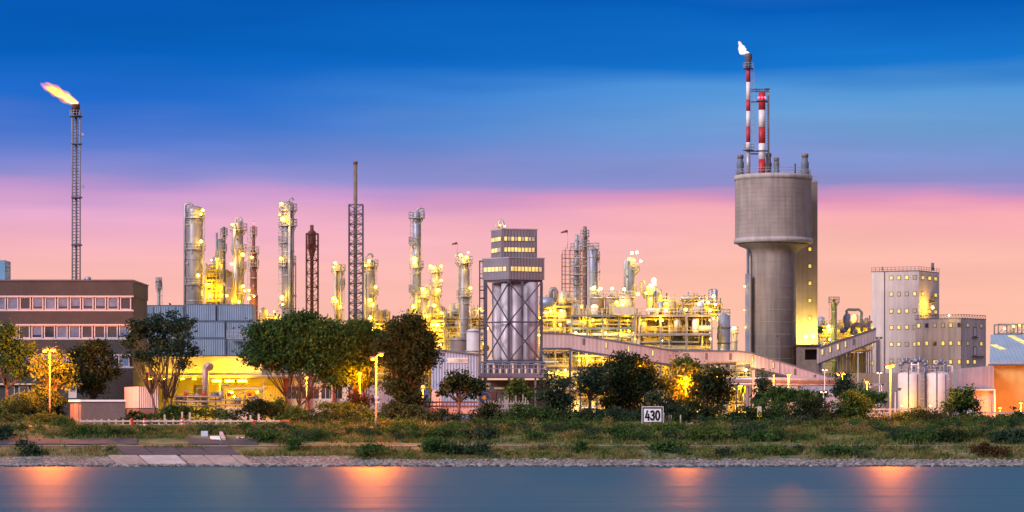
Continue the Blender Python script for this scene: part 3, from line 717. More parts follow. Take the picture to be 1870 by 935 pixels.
k = MB(); k.lathe(PX(649, 491.1), 491.1, [(.36, PZ(300, 491.1)), (.42, PZ(300, 491.1)), (.42, PZ(295, 491.1)), (.36, PZ(295, 491.1))], 10); k.build('tip', RUST, lm)
fl = thing('lattice_flare', 'shorter lattice flare mast holding a fat rust red burner', 'mast', 569, 495)
lattice(fl, 559, 580, 426, None, 495, 14, .18, .11, RUST, dep=2.0)
k = MB(); cxy = (PX(569.5, 496), 496.0)
k.lathe(cxy[0], cxy[1], [(.33, GZ), (.33, PZ(470, 496)), (.75, PZ(455, 496)), (.75, PZ(424, 496)), (.33, PZ(420, 496)), (.33, PZ(411, 496))], 14); k.build('burner', RUST, fl)

# ---- flare with flame, far left
ff = thing('flare_stack', 'tall pale flare stack of twin tubes with a long flame, rising behind the office', 'flare stack', 139, 600)
for a in (132, 146):
    k = MB(); k.tube([P(a, 766, 600), P(a, 214, 600)], .2, 8); k.build('tube', mat('aged_mast_steel', (.26, .22, .22), .6, .1, .2, .6, streak=.3), ff)
k = MB(); k.tube([P(139, 766, 601), P(139, 205, 601)], .3, 10); k.build('riser', STEEL, ff)
k = MB()
for i in range(70):
    y_ = 214 + i * 5.5; k.pbeam((132, y_), (146, y_), 600, .12)
    if i % 2: k.pbeam((132, y_), (146, y_ + 5.5), 600, .08)
k.build('bracing', STEELD, ff)
for y_ in (262, 360, 447):
    k = MB(); k.pbox(130, 148, y_ - 1.2, y_ + 1.2, 599.4, 1.8); k.build('flange', STEELD, ff)
k = MB(); k.lathe(PX(139, 600.5), 600.5, [(1.45, PZ(213, 600)), (1.45, PZ(211, 600))], 16); k.build('platform', STEELD, ff)
railing(ff, PX(139, 600.5), 600.5, 1.4, PZ(211, 600), 0, 6.28, 14)
k = MB(); k.lathe(PX(138, 600.5), 600.5, [(.45, PZ(211, 600)), (.7, PZ(203, 600)), (.95, PZ(201, 600)), (.95, PZ(190, 600)), (.8, PZ(190, 600)), (.8, PZ(195, 600)), (0.02, PZ(195, 600))], 16); k.build('burner_tip', mat('scorched_metal', (.05, .025, .025), .8), ff)
for y_ in (245, 340):
    k = MB(); k.pbox(149, 153, y_ - 2, y_ + 3, 600, .6); k.build('junction_box', STEEL, ff)
def flame_mat(name, stops, dens, axis_len, absb=1.2):
    m = bpy.data.materials.new(name); m.use_nodes = True; t = m.node_tree; n = t.nodes; l = t.links; n.clear()
    o = n.new('ShaderNodeOutputMaterial'); e = n.new('ShaderNodeEmission'); c = n.new('ShaderNodeTexCoord'); s_ = n.new('ShaderNodeSeparateXYZ'); l.new(c.outputs['Object'], s_.inputs[0])
    mr = n.new('ShaderNodeMapRange'); mr.inputs[1].default_value = 0; mr.inputs[2].default_value = axis_len; l.new(s_.outputs['X'], mr.inputs[0])
    cr = n.new('ShaderNodeValToRGB'); el = cr.color_ramp.elements
    while len(el) < len(stops): el.new(.5)
    for q, (p_, c_) in zip(el, stops): q.position = p_; q.color = tuple(c_) + (1,)
    l.new(mr.outputs[0], cr.inputs[0]); l.new(cr.outputs[0], e.inputs[0])
    no = n.new('ShaderNodeTexNoise'); no.inputs['Scale'].default_value = 1.1; no.inputs['Detail'].default_value = 4
    mp = n.new('ShaderNodeMapping'); mp.inputs['Scale'].default_value = (.35, 1.4, 1.4); l.new(c.outputs['Object'], mp.inputs[0]); l.new(mp.outputs[0], no.inputs['Vector'])
    m2_ = n.new('ShaderNodeMapRange'); m2_.inputs[1].default_value = .36; m2_.inputs[2].default_value = .62; m2_.inputs[3].default_value = dens * .08; m2_.inputs[4].default_value = dens * 1.7
    l.new(no.outputs['Fac'], m2_.inputs[0]); l.new(m2_.outputs[0], e.inputs[1]); ab = n.new('ShaderNodeVolumeAbsorption'); ab.inputs['Color'].default_value = (1, .75, .1, 1); ab.inputs['Density'].default_value = dens * absb
    ad_ = n.new('ShaderNodeAddShader'); l.new(e.outputs[0], ad_.inputs[0]); l.new(ab.outputs[0], ad_.inputs[1]); l.new(ad_.outputs[0], o.inputs['Volume']); return m
def flame(parent, p0, p1, bulge, widths, m, name, sag=0):
    """plume along local +X of its own object, so the colour runs from root to tip"""
    d = p1 - p0; Ln = d.length; k = MB(); n_ = 28; pts = []; rs = []; wx = np.linspace(0, 1, 41); wy = np.interp(wx, *widths); wy = np.convolve(np.pad(wy, 4, mode='edge'), np.ones(9) / 9, 'valid')
    for i in range(n_ + 1):
        t_ = i / n_; pts.append(Vector((Ln * t_, 0, sag * math.sin(math.pi * t_) + .12 * math.sin(7 * t_)))); rs.append(max(.06, float(np.interp(t_, wx, wy)) * (1 + .16 * math.sin(9 * t_ + sag * 7) + .1 * math.sin(23 * t_))))
    k.tube(pts, [float(q) for q in rs], 14)
    me = bpy.data.meshes.new(name); me.from_pydata([tuple(v) for v in k.v], [], k.f); me.materials.append(m)
    o = bpy.data.objects.new(name, me); COL.objects.link(o); o.parent = parent
    o.location = p0 - Vector(root_of(parent).location)
    ang = math.atan2(d.z, d.x); o.rotation_euler = (0, -ang, 0); return o
a_, b_ = P(143, 190, 600), P(74, 152, 600)
FM_ = None
fm = thing('flame', 'long yellow and pink flame blown left from the tall pale flare stack', 'flame', 140, 600, PZ(190, 600))
MATS_OUT = flame_mat('outer_flame', [(0, (1, .45, .30)), (.5, (1, .26, .34)), (1, (.9, .20, .42))], .50, (b_ - a_).length, .7)
flame(fm, a_, b_, 0, ([0, .15, .5, .8, 1], [.35, .9, 1.6, 1.1, .12]), MATS_OUT, 'outer_flame')
a3, b3 = P(143, 190, 600), P(84, 149, 600)
flame(fm, a3, b3, 0, ([0, .2, .6, .85, 1], [.3, .7, .9, .5, .08]), MATS_OUT, 'flame_tongue', sag=.5)
a3, b3 = P(142, 190, 600), P(88, 163, 600)
flame(fm, a3, b3, 0, ([0, .2, .55, .85, 1], [.3, .6, .85, .45, .08]), MATS_OUT, 'flame_tongue', sag=-.35)
a2, b2 = P(142, 189, 600), P(82, 157, 600)
flame(fm, a2, b2, 0, ([0, .2, .6, .85, 1], [.3, .7, 1.1, .7, .12]), flame_mat('inner_flame', [(0, (1, .8, .6)), (.3, (1, .74, .35)), (.6, (1, .62, .06)), (.85, (1, .5, .04)), (1, (1, .35, .1))], 1.6, (b2 - a2).length), 'inner_flame')

# ================================================================ concrete prilling tower
YT = 560; sT = YT / F
tw = thing('concrete_tower', 'huge mushroom shaped concrete tower with a wide drum on a narrower shaft', 'tower', 1412, YT)
cx = PX(1412, YT)
k = MB(); r_ = 42 * sT; rd = 69.5 * sT
k.lathe(cx, YT, [(r_, GZ), (r_, PZ(470, YT)), (r_ + .25, PZ(462, YT)), (r_ + .9, PZ(454, YT)), (r_ + 2.3, PZ(449, YT)), (rd * .93, PZ(446.5, YT))], 64); k.build('shaft', CONC, tw)
k = MB(); k.lathe(cx, YT, [(rd * .9, PZ(446, YT)), (rd + .25, PZ(444.5, YT)), (rd + .25, PZ(436.5, YT)), (rd - .02, PZ(436, YT))], 64); k.build('ledge', CONCL, tw)
k = MB(); k.lathe(cx, YT, [(rd, PZ(437, YT)), (rd, PZ(330, YT))], 64, False); k.build('drum', CONC, tw)
k = MB(); k.lathe(cx, YT, [(rd, PZ(330, YT)), (rd + .18, PZ(329.5, YT)), (rd + .18, PZ(321.5, YT)), (rd - .6, PZ(321, YT)), (.1, PZ(320.6, YT))], 64); k.build('parapet', CONCL, tw)
k = MB()
for i in range(13):
    zz_ = PZ(428 - i * 8, YT); k.lathe(cx, YT, [(rd + .002, zz_), (rd + .012, zz_), (rd + .012, zz_ + .1), (rd + .002, zz_ + .1)], 64, False)
for i in range(11): # faint formwork joints standing a little proud
    zz_ = PZ(345 + i * 9.5, YT) if False else PZ(700 - i * 22, YT)
    k.lathe(cx, YT, [(r_ + .002, zz_), (r_ + .03, zz_), (r_ + .03, zz_ + .12), (r_ + .002, zz_ + .12)], 64, False)
k.build('shuttering_ring', CONC, tw)
railing(tw, cx, YT, rd - .1, PZ(321, YT), 0, 6.28, 44)
k = MB()
k.tube([P(1366, 766, YT - 2), P(1366, 447, YT - 2)], .3, 8); k.build('downpipe', STEELB, tw)
k = MB(); k.pbox(1361.5, 1369.5, 500, 720, YT - 3.6, .9); k.build('cable_duct', SHELLB, tw)
for a, c_ in ((1360, 523), (1359, 566), (1361, 598)): floodlight(tw, a, c_, YT - 4.2, .36 if c_ < 560 else .2)
for a, hw, top, rear, lb in ((1352, 7, 283, 0, 'left'), (1405, 6.5, 278, 2, 'tall middle'), (1418, 5.5, 288, 0, 'low middle'), (1470, 7.5, 281, 0, 'right')):
    v = thing('vent_pot', 'dark cylindrical vent pot on the drum roof, ' + {'left': 'at its left rim', 'tall middle': 'tallest of the pair by the striped chimney', 'low middle': 'shorter of the pair by the striped chimney', 'right': 'at its right rim'}[lb], 'vent', a, YT + rear, PZ(320.6, YT), 'vent pots on the tower roof')
    k = MB(); x_ = PX(a, YT); q = hw * sT
    k.lathe(x_, YT + rear, [(q, PZ(320.6, YT)), (q, PZ(312, YT)), (q * .8, PZ(309, YT)), (q * .95, PZ(306, YT)), (q * .95, PZ(297, YT)), (q * .7, PZ(294, YT)), (q * .7, PZ(top + 6, YT))], 14); k.build('pot', STEELB, v)
    k = MB(); k.lathe(x_, YT + rear, [(q * .85, PZ(top + 6, YT)), (q * .85, PZ(top, YT)), (q * .2, PZ(top - .5, YT))], 14); k.build('cap', BROWN, v)
k = MB(); k.tube([P(1452, 321, YT), P(1452, 299, YT)], .18, 8); k.build('thin_vent', STEELD, base=P(1452, 320.6, YT), label='single thin vent pipe on the drum roof between the pots', cat='vent')
def striped(name, label, px, hw, rows, Y, base_row, extra):
    t_ = thing(name, label, 'chimney', px, Y, PZ(base_row, YT)); x_ = PX(px, Y); q = hw * Y / F
    for (a, b2_, m) in rows:
        k = MB(); k.lathe(x_, Y, [(q, PZ(b2_, Y)), (q, PZ(a, Y))], 18); k.build('band', m, t_)
    extra(t_, x_, q, Y); return t_
SR = mat('signal_red', (.42, .025, .03), .5, 0, .1, 1); SW = mat('signal_white', (.70, .66, .68), .5, 0, .06, 1, streak=.15)
def ex1(t_, x_, q, Y):
    for row in (185, 276):
        k = MB(); k.lathe(x_, Y, [(q + .02, PZ(row, Y)), (q + .45, PZ(row, Y)), (q + .45, PZ(row - 1, Y)), (q + .02, PZ(row - 1, Y))], 18, False); k.build('collar', STEELD, t_)
    for a in (1386, 1391.5, 1397): 
        k = MB(); k.ball(P(a, 178, Y - .9), .22); k.build('beacon', L_R, t_)
striped('striped_chimney', 'thicker red and white striped chimney with red beacons on the tower roof', 1391.5, 6.2, [(168, 201, SR), (201, 232, SW), (232, 262, SR), (262, 291, SW), (291, 320.6, SR)], YT - 1, 320.6, ex1)
def ex2(t_, x_, q, Y):
    k = MB(); k.lathe(x_, Y, [(q * 1.1, PZ(127, Y)), (q * 1.1, PZ(118, Y)), (q * 1.9, PZ(104, Y)), (q * 1.9, PZ(98, Y)), (q * 1.6, PZ(98, Y)), (q * 1.2, PZ(106, Y)), (.01, PZ(106, Y))], 16); k.build('burner_tip', STEELD, t_)
    for row in (126, 275):
        k = MB(); k.lathe(x_, Y, [(q, PZ(row, Y)), (q + .65, PZ(row, Y)), (q + .65, PZ(row - 1.2, Y)), (q, PZ(row - 1.2, Y))], 16, False); k.build('platform', STEELD, t_)
        railing(t_, x_, Y, q + .6, PZ(row - 1, Y), 0, 6.28, 8)
    ladder(t_, x_ + q + .5, Y, PZ(275, Y), PZ(125, Y))
striped('flare_chimney', 'thinner red and white striped flare pipe topped by a small flame', 1366.5, 3.9, [(121, 150, SR), (150, 182, SW), (182, 203, SR), (203, 231, SW), (231, 260, SR), (260, 274, SW), (274, 320.6, STEEL)], YT - 1, 320.6, ex2)
br = thing('chimney_bridge', 'grey service frame linking the two striped chimneys with a thin side pipe', 'frame', 1404, YT)
br.location.z = PZ(320.6, YT)
k = MB(); k.tube([P(1403.5, 320, YT), P(1403.5, 168, YT)], .2, 8); k.build('side_pipe', STEEL, br)
k = MB()
for row in (163, 167): k.pbeam((1370.6, row), (1404, row), YT - .2, .2)
for a in range(1374, 1404, 5): k.pbeam((a, 167), (a + 5, 163), YT - .2, .1)
k.pbeam((1371, 186), (1385, 186), YT - .4, .22); k.pbeam((1371, 276), (1385, 276), YT - .4, .25); k.pbeam((1371, 281), (1385, 281), YT - .4, .25)
k.pbeam((1398, 186), (1403, 186), YT, .15); k.pbeam((1398, 276), (1403, 276), YT, .15); k.build('bridge', STEELD, br)
k = MB(); k.pbox(1397, 1406, 161, 163.5, YT - .6, 1.2); k.build('platform', STEELD, br)
k = MB()
for i in range(30):
    row = 172 + i * 5; k.pbeam((1398.5, row), (1403, row), YT, .07)
k.build('rung', STEEL, br)
fm2 = thing('flame', 'small white pink flame leaning left above the striped flare pipe', 'flame', 1366, YT - 1, PZ(98, YT - 1))
a_, b_ = P(1367, 99, YT - 1), P(1350, 75, YT - 1)
flame(fm2, a_, b_, 0, ([0, .25, .6, .9, 1], [.42, .75, .7, .4, .1]), flame_mat('pale_flame', [(0, (1, .78, .95)), (.5, (1, .8, .85)), (1, (1, .6, .75))], 1.9, (b_ - a_).length, .4), 'pale_flame', sag=.55)
# stair tower behind
stt = thing('stair_tower', 'slim concrete stair tower behind the mushroom tower with a column of lit windows', 'tower', 1470, 571)
k = MB(); YS = 571
k.pbox(1436, 1493, 333, 770, YS, 7); k.build('wall', CONC, stt)
k = MB(); k.pbox(1435, 1493.8, 329, 333, YS - .1, 7.3); k.build('roof_edge', CONCL, stt)
for row in (371, 427, 455, 486, 517, 549, 581):
    k = MB(); k.pbox(1475.6, 1482.4, row - 4, row + 4, YS - .06, .1); f = k.build('window', STEELD, stt)
    k = MB(); k.pbox(1476.6, 1481.4, row - 3, row + 3, YS - .09, .02); k.build('pane', WIN_Y if row < 560 else WIN_D, f)
k = MB()
for a in range(1440, 1494, 6): k.pbeam((a, 329), (a, 323), YS + 1, .07)
k.pbeam((1438, 323), (1493, 323), YS + 1, .07); k.build('handrail', STEEL, stt)
floodlight(stt, 1472, 614.5, YS - 2.2, .6, L_W, power=4200); floodlight(stt, 1485, 614.5, YS - 2.2, .6, L_W, power=4200)

# ================================================================ silo tower
YS = 400
st = thing('silo_tower', 'silo tower with two stepped cabins, rows of yellow windows and X braced pale silos', 'silo tower', 935, YS)
GREYC = mat('grey_corrugated', (.20, .18, .21), .6, .05, .1, .5, streak=.2, corr=2.2, bump=.6)
def angled(px0, pxc, px1, row_t, row_b, Y, dl, dr):
    """two-sided prism seen on its corner: returns corner points left, corner, right and the height span"""
    return P(px0, row_b, Y + dl), P(pxc, row_b, Y), P(px1, row_b, Y + dr), PZ(row_t, Y) - PZ(row_b, Y)
def ablock(parent, name, m, px0, pxc, px1, t_, b_, Y, dl, dr):
    A = Vector((PX(px0, Y), Y + dl, PZ(b_, Y))); C = Vector((PX(pxc, Y), Y, PZ(b_, Y))); B = Vector((PX(px1, Y), Y + dr, PZ(b_, Y)))
    h_ = PZ(t_, Y) - PZ(b_, Y); D = A + B - C
    k = MB(); k.prism([A, C, B, D], (0, 0, h_)); k.build(name, m, parent); return A, C, B, h_
def awin(parent, A, C, f0, f1, z0, z1, m, fr=STEELD, proud=.06, name='window', pad=.12):
    """window on the wall running A->C between fractions f0..f1, heights z0..z1 above the base"""
    d = C - A; nrm = Vector((d.y, -d.x, 0)).normalized()
    if nrm.y > 0: nrm = -nrm
    o = A + d * f0 + Vector((0, 0, z0)); k = MB(); k.obox(o, d * (f1 - f0), nrm * proud, (0, 0, z1 - z0)); w_ = k.build(name, fr, parent)
    u = d.normalized(); k = MB(); k.obox(o + u * pad + nrm * (proud + .003) + Vector((0, 0, pad)), d * (f1 - f0) - u * 2 * pad, nrm * .02, (0, 0, z1 - z0 - 2 * pad)); k.build('pane', m, w_)
    return w_
def rowz(row, b_, Y): return PZ(row, Y) - PZ(b_, Y)
A, C, B, h_ = ablock(st, 'upper_cabin', GREYC, 896.5, 916.5, 981, 418.5, 470, YS + .6, 4.2, 1.3)
for r0, r1 in ((431.5, 440), (451, 460)):
    for (q0, q1, n_) in ((A, C, 3), (C, B, 9)):
        for i in range(n_):
            awin(st, q0, q1, .06 + .88 * i / n_, .06 + .88 * (i + .96) / n_, rowz(r1, 470, YS), rowz(r0, 470, YS), random.choice([WIN_Y, WIN_Y, WIN_Y, WIN_D]), STEELD, .05, pad=.05)
A, C, B, h_ = ablock(st, 'upper_cap', mat('pale_grey_trim', (.34, .32, .34), .6), 895, 916.5, 982.5, 416.8, 418.8, YS + .5, 4.5, 1.4)
A, C, B, h_ = ablock(st, 'lower_cabin', GREYC, 880.5, 929, 994.5, 471, 510, YS, 3.2, 2.0)
for (q0, q1, n_) in ((A, C, 6), (C, B, 9)):
    for i in range(n_):
        awin(st, q0, q1, .05 + .88 * i / n_, .05 + .88 * (i + .96) / n_, rowz(495.5, 510, YS), rowz(486, 510, YS), WIN_Y, STEELD, .05, pad=.05)
ablock(st, 'lower_cap', MATS['pale_grey_trim'], 879.5, 929, 995.5, 469.3, 471.2, YS - .1, 3.4, 2.2)
ablock(st, 'deck', STEELD, 884, 929, 991, 510, 514, YS + .2, 3.0, 1.9)
SILO = mat('silo_aluminium', (.60, .55, .60), .45, .1, .16, .4, streak=.45)
for a0, a1, dy in ((898, 920, 3.0), (915, 936, 1.0), (933, 956, 1.2), (952, 983, 1.4)):
    k = MB(); c_ = (a0 + a1) / 2; q = (a1 - a0) / 2 * YS / F
    k.lathe(PX(c_, YS), YS + 1.2 + dy, [(q * .4, PZ(672, YS)), (q, PZ(650, YS)), (q, PZ(514.5, YS))], 24); k.build('silo', SILO, st)
for a, dy in ((887, 3.0), (929.5, -.15), (954, .5), (989, 1.7)):
    k = MB(); k.beam((PX(a, YS), YS + dy, GZ), (PX(a, YS), YS + dy, PZ(514, YS)), .42 if a != 954 else .3); k.build('leg', STEELD, st)
def xb(a, b_, da, db, rows):
    k = MB()
    for r0, r1 in rows:
        p0, p1 = Vector((PX(a, YS), YS + da, PZ(r0, YS))), Vector((PX(b_, YS), YS + db, PZ(r1, YS)))
        p2, p3 = Vector((PX(a, YS), YS + da, PZ(r1, YS))), Vector((PX(b_, YS), YS + db, PZ(r0, YS)))
        k.beam(p0, p1, .16); k.beam(p2 + Vector((0, -.17, 0)), p3 + Vector((0, -.17, 0)), .16); k.beam(p2 + Vector((0, .2, 0)), Vector((p1.x, p1.y + .2, p1.z)), .22)
    k.build('bracing', STEELD, st)
xb(887, 929, 2.6, -.5, [(516, 588), (588, 658)]); xb(930, 988, -.5, 1.3, [(516, 588), (588, 658)])
ctw = thing('ladder_frame', 'dark open ladder frame standing against the left side of the silo tower', 'frame', 880, YS + 3)
k = MB()
for a in (876, 884): k.pbeam((a, 766), (a, 476), YS + 3.2, .2)
k.build('leg', STEELD, ctw)
k = MB()
for row in (477, 508, 530, 545, 572, 600, 622, 648): k.pbeam((876, row), (890, row), YS + 3.2, .2)
for row in (500, 524): k.pbeam((876, row), (884, row), YS + 3.2, .1)
k.build('rung', STEELD, ctw)
k = MB()
for i in range(40): k.pbeam((878, 480 + i * 7), (882, 480 + i * 7), YS + 3.1, .07)
k.build('step', STEEL, ctw)
for a, row in ((886, 560), (890, 600), (984, 612), (986, 580)): floodlight(st, a, row, YS + 8, .3)
tpv = thing('roof_pipe', 'small looped pipe with lamps on top of the silo tower', 'pipe', 913, YS + 3, PZ(417, YS))
k = MB(); k.tube([P(911, 417, YS + 3), P(911, 407, YS + 3), P(913, 403, YS + 3), P(917, 403, YS + 3), P(919, 408, YS + 3), P(919, 417, YS + 3)], .2, 8); k.build('loop', STEEL, tpv)
k = MB()
for a in (901, 908, 922, 928): k.pbeam((a, 417), (a, 411), YS + 3, .07)
k.pbeam((901, 411.5), (928, 411.5), YS + 3, .07); k.build('handrail', STEEL, tpv)
floodlight(tpv, 913, 411, YS + 2.4, .24, L_Y, .1); floodlight(tpv, 922, 413, YS + 2.4, .16, L_W, .1)
# raised rack of blue grey units below the silos
ck = thing('cooler_rack', 'raised rack of blue grey cooler units behind a purple grey railing below the silos', 'rack', 938, 375)
k = MB(); k.pbox(876, 1000, 683, 689.5, 374.4, 6); k.build('deck', mat('purple_grey_paint', (.19, .15, .20), .6), ck)
k = MB(); k.pbox(878, 996, 660, 662.5, 374.8, 4); k.build('roof', STEELB, ck)
for i in range(10):
    a = 879 + i * 11.6; k = MB(); k.pbox(a + 1, a + 9.6, 664.5, 682.8, 375.6, 2.6); k.build('cooler', mat('teal_grey_panel', (.16, .21, .27), .5, 0, .2), ck)
    k = MB(); k.pbox(a + 2.6, a + 4, 666, 681, 375.4, .15); k.build('louvre', STEEL, ck)
k = MB()
for i in range(12): k.pbeam((878 + i * 10.8, 689), (878 + i * 10.8, 663), 374.5, .12)
for row in (666, 673, 682): k.pbeam((877, row), (998, row), 374.45, .12)
k.build('railing', mat('lilac_grey_paint', (.24, .20, .26), .6), ck)
for a in (884, 938, 976):
    k = MB(); k.pbox(a, a + 3.4, 689.6, 775, 375, .3); k.build('leg', CONC, ck)
bb = thing('brick_base_building', 'low mauve brick building under the cooler rack', 'building', 940, 379)
k = MB(); k.pbox(872, 1004, 694, 775, 379, 7); k.build('wall', BR2, bb)
for a, b_, c_, d_ in ((882, 897, 700, 704), (902, 922, 707, 711), (884, 894, 708, 711)):
    k = MB(); k.pbox(a, b_, c_, d_, 378.9, .12); f = k.build('window', DIRTYW, bb); k = MB(); k.pbox(a + .8, b_ - .8, c_ + .8, d_ - .8, 378.86, .03); k.build('pane', WIN_D, f)
for a, b_ in ((920, 929), (896, 906)):
    k = MB(); k.pbox(a, b_, 716, 745, 378.9, .12); k.build('door', DIRTYW if a > 910 else RUST, bb)
# light blue shed
bs = thing('blue_shed', 'light blue corrugated shed with sloping roof and one long lit window', 'shed', 835, 362)
A_, B_ = P(803, 640, 362), P(873, 648.5, 362); bl = P(803, 775, 362); br_ = P(873, 775, 362)
k = MB(); k.prism([bl, br_, B_, A_], (0, 8, 0)); k.build('wall', CORRB, bs)
k = MB(); k.obox(A_ + Vector((-.4, -.3, .02)), (B_ - A_) * 1.02 + Vector((.3, 0, 0)), (0, 8.6, 0), (0, 0, .2)); k.build('roof', STEELB, bs)
k = MB(); k.pbox(788, 802.6, 642, 775, 363.5, 6); k.build('side_wall', CORRB, bs)
k = MB(); k.pbox(817, 855, 653.5, 662.5, 361.9, .12); f = k.build('window', WHITE, bs)
k = MB(); k.pbox(819, 853.5, 655, 661, 361.86, .03); k.build('pane', emis('warm_window', (.95, .55, .35), .55, .8, .9), f)
k = MB(); k.pbox(873.3, 875.5, 645, 775, 361.8, .4); k.build('downpipe', BROWN, bs)
k = MB(); k.pbox(765, 782, 712, 775, 355, 3); k.build('blue_container', mat('deep_blue_corrugated', (.02, .07, .28), .5, 0, .15, 1, corr=4, bump=.8), base=P(773, 770, 355), label='deep blue container beside the light blue shed', cat='container')
k = MB(); k.pbox(789, 806, 712, 775, 354, 3); k.build('white_container', WCORR, base=P(797, 770, 354), label='white ribbed container in front of the light blue shed', cat='container')

# ================================================================ process structures: open steel frames full of pipes, vessels and lamps
CLADTINT = mat('lamp_tinted_insulation', (.42, .35, .17), .6, .05, .2, .6, streak=.35)  # pale yellow insulation, its colour deepened to imitate the lamps' golden light
def rack(label, px0, px1, rows, Y, dep, nbay, lamps, m=None, vess=5, pipes=6, seed=0, wall=0, roof_extra=True, lm=None, rails=True):
    """rows = deck rows from the top down; nbay bays across"""
    rnd = random.Random(seed); m = m or mat('lamp_tinted_steel', (.27, .22, .12), .6, .05, .2, .8, streak=.3); s_ = Y / F  # default steel tinted ochre so the lamp glow sits in its colour
    t_ = thing('process_frame', label, 'process frame', (px0 + px1) / 2, Y)
    top = rows[0]
    for i in range(nbay + 1):
        a = px0 + (px1 - px0) * i / nbay
        for d in (0, dep):
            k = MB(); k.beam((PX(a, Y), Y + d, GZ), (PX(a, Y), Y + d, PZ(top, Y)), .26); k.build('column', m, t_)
    for j, row in enumerate(rows):
        z_ = PZ(row, Y); x0, x1 = PX(px0, Y), PX(px1, Y)
        k = MB()
        for d in (0, dep): k.beam((x0, Y + d, z_), (x1, Y + d, z_), .24, .34)
        for i in range(nbay + 1):
            x = x0 + (x1 - x0) * i / nbay; k.beam((x, Y, z_), (x, Y + dep, z_), .2)
        k.build('beam', m, t_)
        k = MB(); k.box(x0, x1, Y + .2, Y + dep - .2, z_ + .18, z_ + .24); k.build('deck', CLADTINT, t_)
        if rails:
            k = MB(); nx_ = int((x1 - x0) / 1.2)
            for i in range(nx_ + 1):
                x = x0 + (x1 - x0) * i / max(1, nx_); k.beam((x, Y - .05, z_ + .2), (x, Y - .05, z_ + 1.3), .06)
            for hh in (.75, 1.3): k.beam((x0, Y - .05, z_ + hh), (x1, Y - .05, z_ + hh), .07)
            k.build('handrail', mat('yellow_handrail', (.5, .38, .08), .6), t_)
    lev = [PZ(r_, Y) for r_ in rows] + [GZ]; pipes = min(34, int(pipes * 1.7)); vess = int(vess * 1.7)
    for i in range(pipes):
        j = rnd.randrange(len(lev) - 1); z_ = rnd.uniform(lev[j + 1] + .6, lev[j] - .4); yy = Y + rnd.uniform(.3, dep * .5)
        x0, x1 = PX(rnd.uniform(px0, px0 + (px1 - px0) * .4), Y), PX(rnd.uniform(px0 + (px1 - px0) * .5, px1), Y)
        q = rnd.choice([.1, .14, .2, .28]); k = MB(); pts = [Vector((x0, yy, z_ - rnd.uniform(.5, 2))), Vector((x0, yy, z_)), Vector((x1, yy, z_)), Vector((x1, yy, z_ + rnd.uniform(-2.5, 2)))]
        k.tube(pts, q, 7); k.build('pipe', rnd.choice([STEEL, STEEL, CLADTINT, SHELLB, WHITE]), t_)
    for i in range(pipes):
        x = PX(rnd.uniform(px0, px1), Y); yy = Y + rnd.uniform(.2, dep * .6); q = rnd.choice([.09, .13, .2])
        k = MB(); k.tube([Vector((x, yy, rnd.uniform(GZ, lev[-2]))), Vector((x, yy, lev[0] + (rnd.uniform(.5, 2.5) if roof_extra else -.2)))], q, 7); k.build('riser', rnd.choice([STEEL, CLADTINT, STEELB]), t_)
    for i in range(vess):
        j = rnd.randrange(len(lev)) if roof_extra else rnd.randrange(1, len(lev)); z_ = lev[j] + .25; hmax = (lev[j - 1] - z_ - .3) if j > 0 else 2.6
        x = PX(rnd.uniform(px0 + (px1 - px0) * .06, px1 - (px1 - px0) * .06), Y); yy = Y + rnd.uniform(.8, max(1, dep - 1)); mm = rnd.choice([SHELL, SHELLY, CLADTINT, WHITE, SHELLB])
        if rnd.random() < .6:
            q = rnd.uniform(.4, .95); hh = min(hmax, rnd.uniform(1.6, 3.6)); k = MB(); k.lathe(x, yy, [(q * .7, z_), (q, z_ + .3), (q, z_ + hh - q * .5), (q * .6, z_ + hh - q * .15), (.1, z_ + hh)], 14); k.build('vessel', mm, t_)
        else:
            q = rnd.uniform(.35, .65); ln = rnd.uniform(1.8, 4); k = MB(); zc = z_ + q + .3
            k.tube([Vector((x - ln / 2, yy, zc)), Vector((x - ln / 2 + .25, yy, zc)), Vector((x + ln / 2 - .25, yy, zc)), Vector((x + ln / 2, yy, zc))], [q * .5, q, q, q * .5], 12)
            for dx in (-ln * .3, ln * .3): k.box(x + dx - .15, x + dx + .15, yy - q * .8, yy + q * .8, z_, zc)
            k.build('drum', mm, t_)
    if wall:
        for j in range(len(lev) - 1):
            if rnd.random() < wall:
                k = MB(); k.box(PX(px0, Y) + .3, PX(px1, Y) - .3, Y + dep - .12, Y + dep - .02, lev[j + 1] + .4, lev[j] - .3); k.build('glow_catch_panel', CLADTINT, t_)  # panel added behind the frame to catch the lamp light
    if isinstance(lamps, int):
        for i in range(lamps):
            j = rnd.randrange(len(lev)); lz = (lev[j] - .75) if rnd.random() < .75 and j < len(lev) - 1 else lev[j] + rnd.uniform(1.6, 2.4)
            x = rnd.uniform(px0, px1); py = HY - (lz - HC) * F / Y
            floodlight(t_, x, py, Y + rnd.choice([-.6, .5, 1.5, dep * .5, dep * .7]), (q_ := rnd.choice([.2, .26, .32, .4])), lm or (L_W if rnd.random() < .15 else L_Y), .3, power=3100 * q_ ** 1.5)
    return t_
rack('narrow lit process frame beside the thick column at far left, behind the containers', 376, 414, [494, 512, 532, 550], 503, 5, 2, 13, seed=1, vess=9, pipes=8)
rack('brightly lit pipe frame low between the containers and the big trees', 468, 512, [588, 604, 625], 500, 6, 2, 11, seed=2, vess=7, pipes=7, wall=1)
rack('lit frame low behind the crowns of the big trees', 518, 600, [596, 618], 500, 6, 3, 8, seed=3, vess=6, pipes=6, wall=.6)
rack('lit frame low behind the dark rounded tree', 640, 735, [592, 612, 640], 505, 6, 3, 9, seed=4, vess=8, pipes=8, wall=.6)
rack('many levelled glowing frame right of the dark rounded tree', 742, 812, [586, 604, 622, 645], 508, 7, 3, 20, seed=5, vess=14, pipes=12, wall=1)
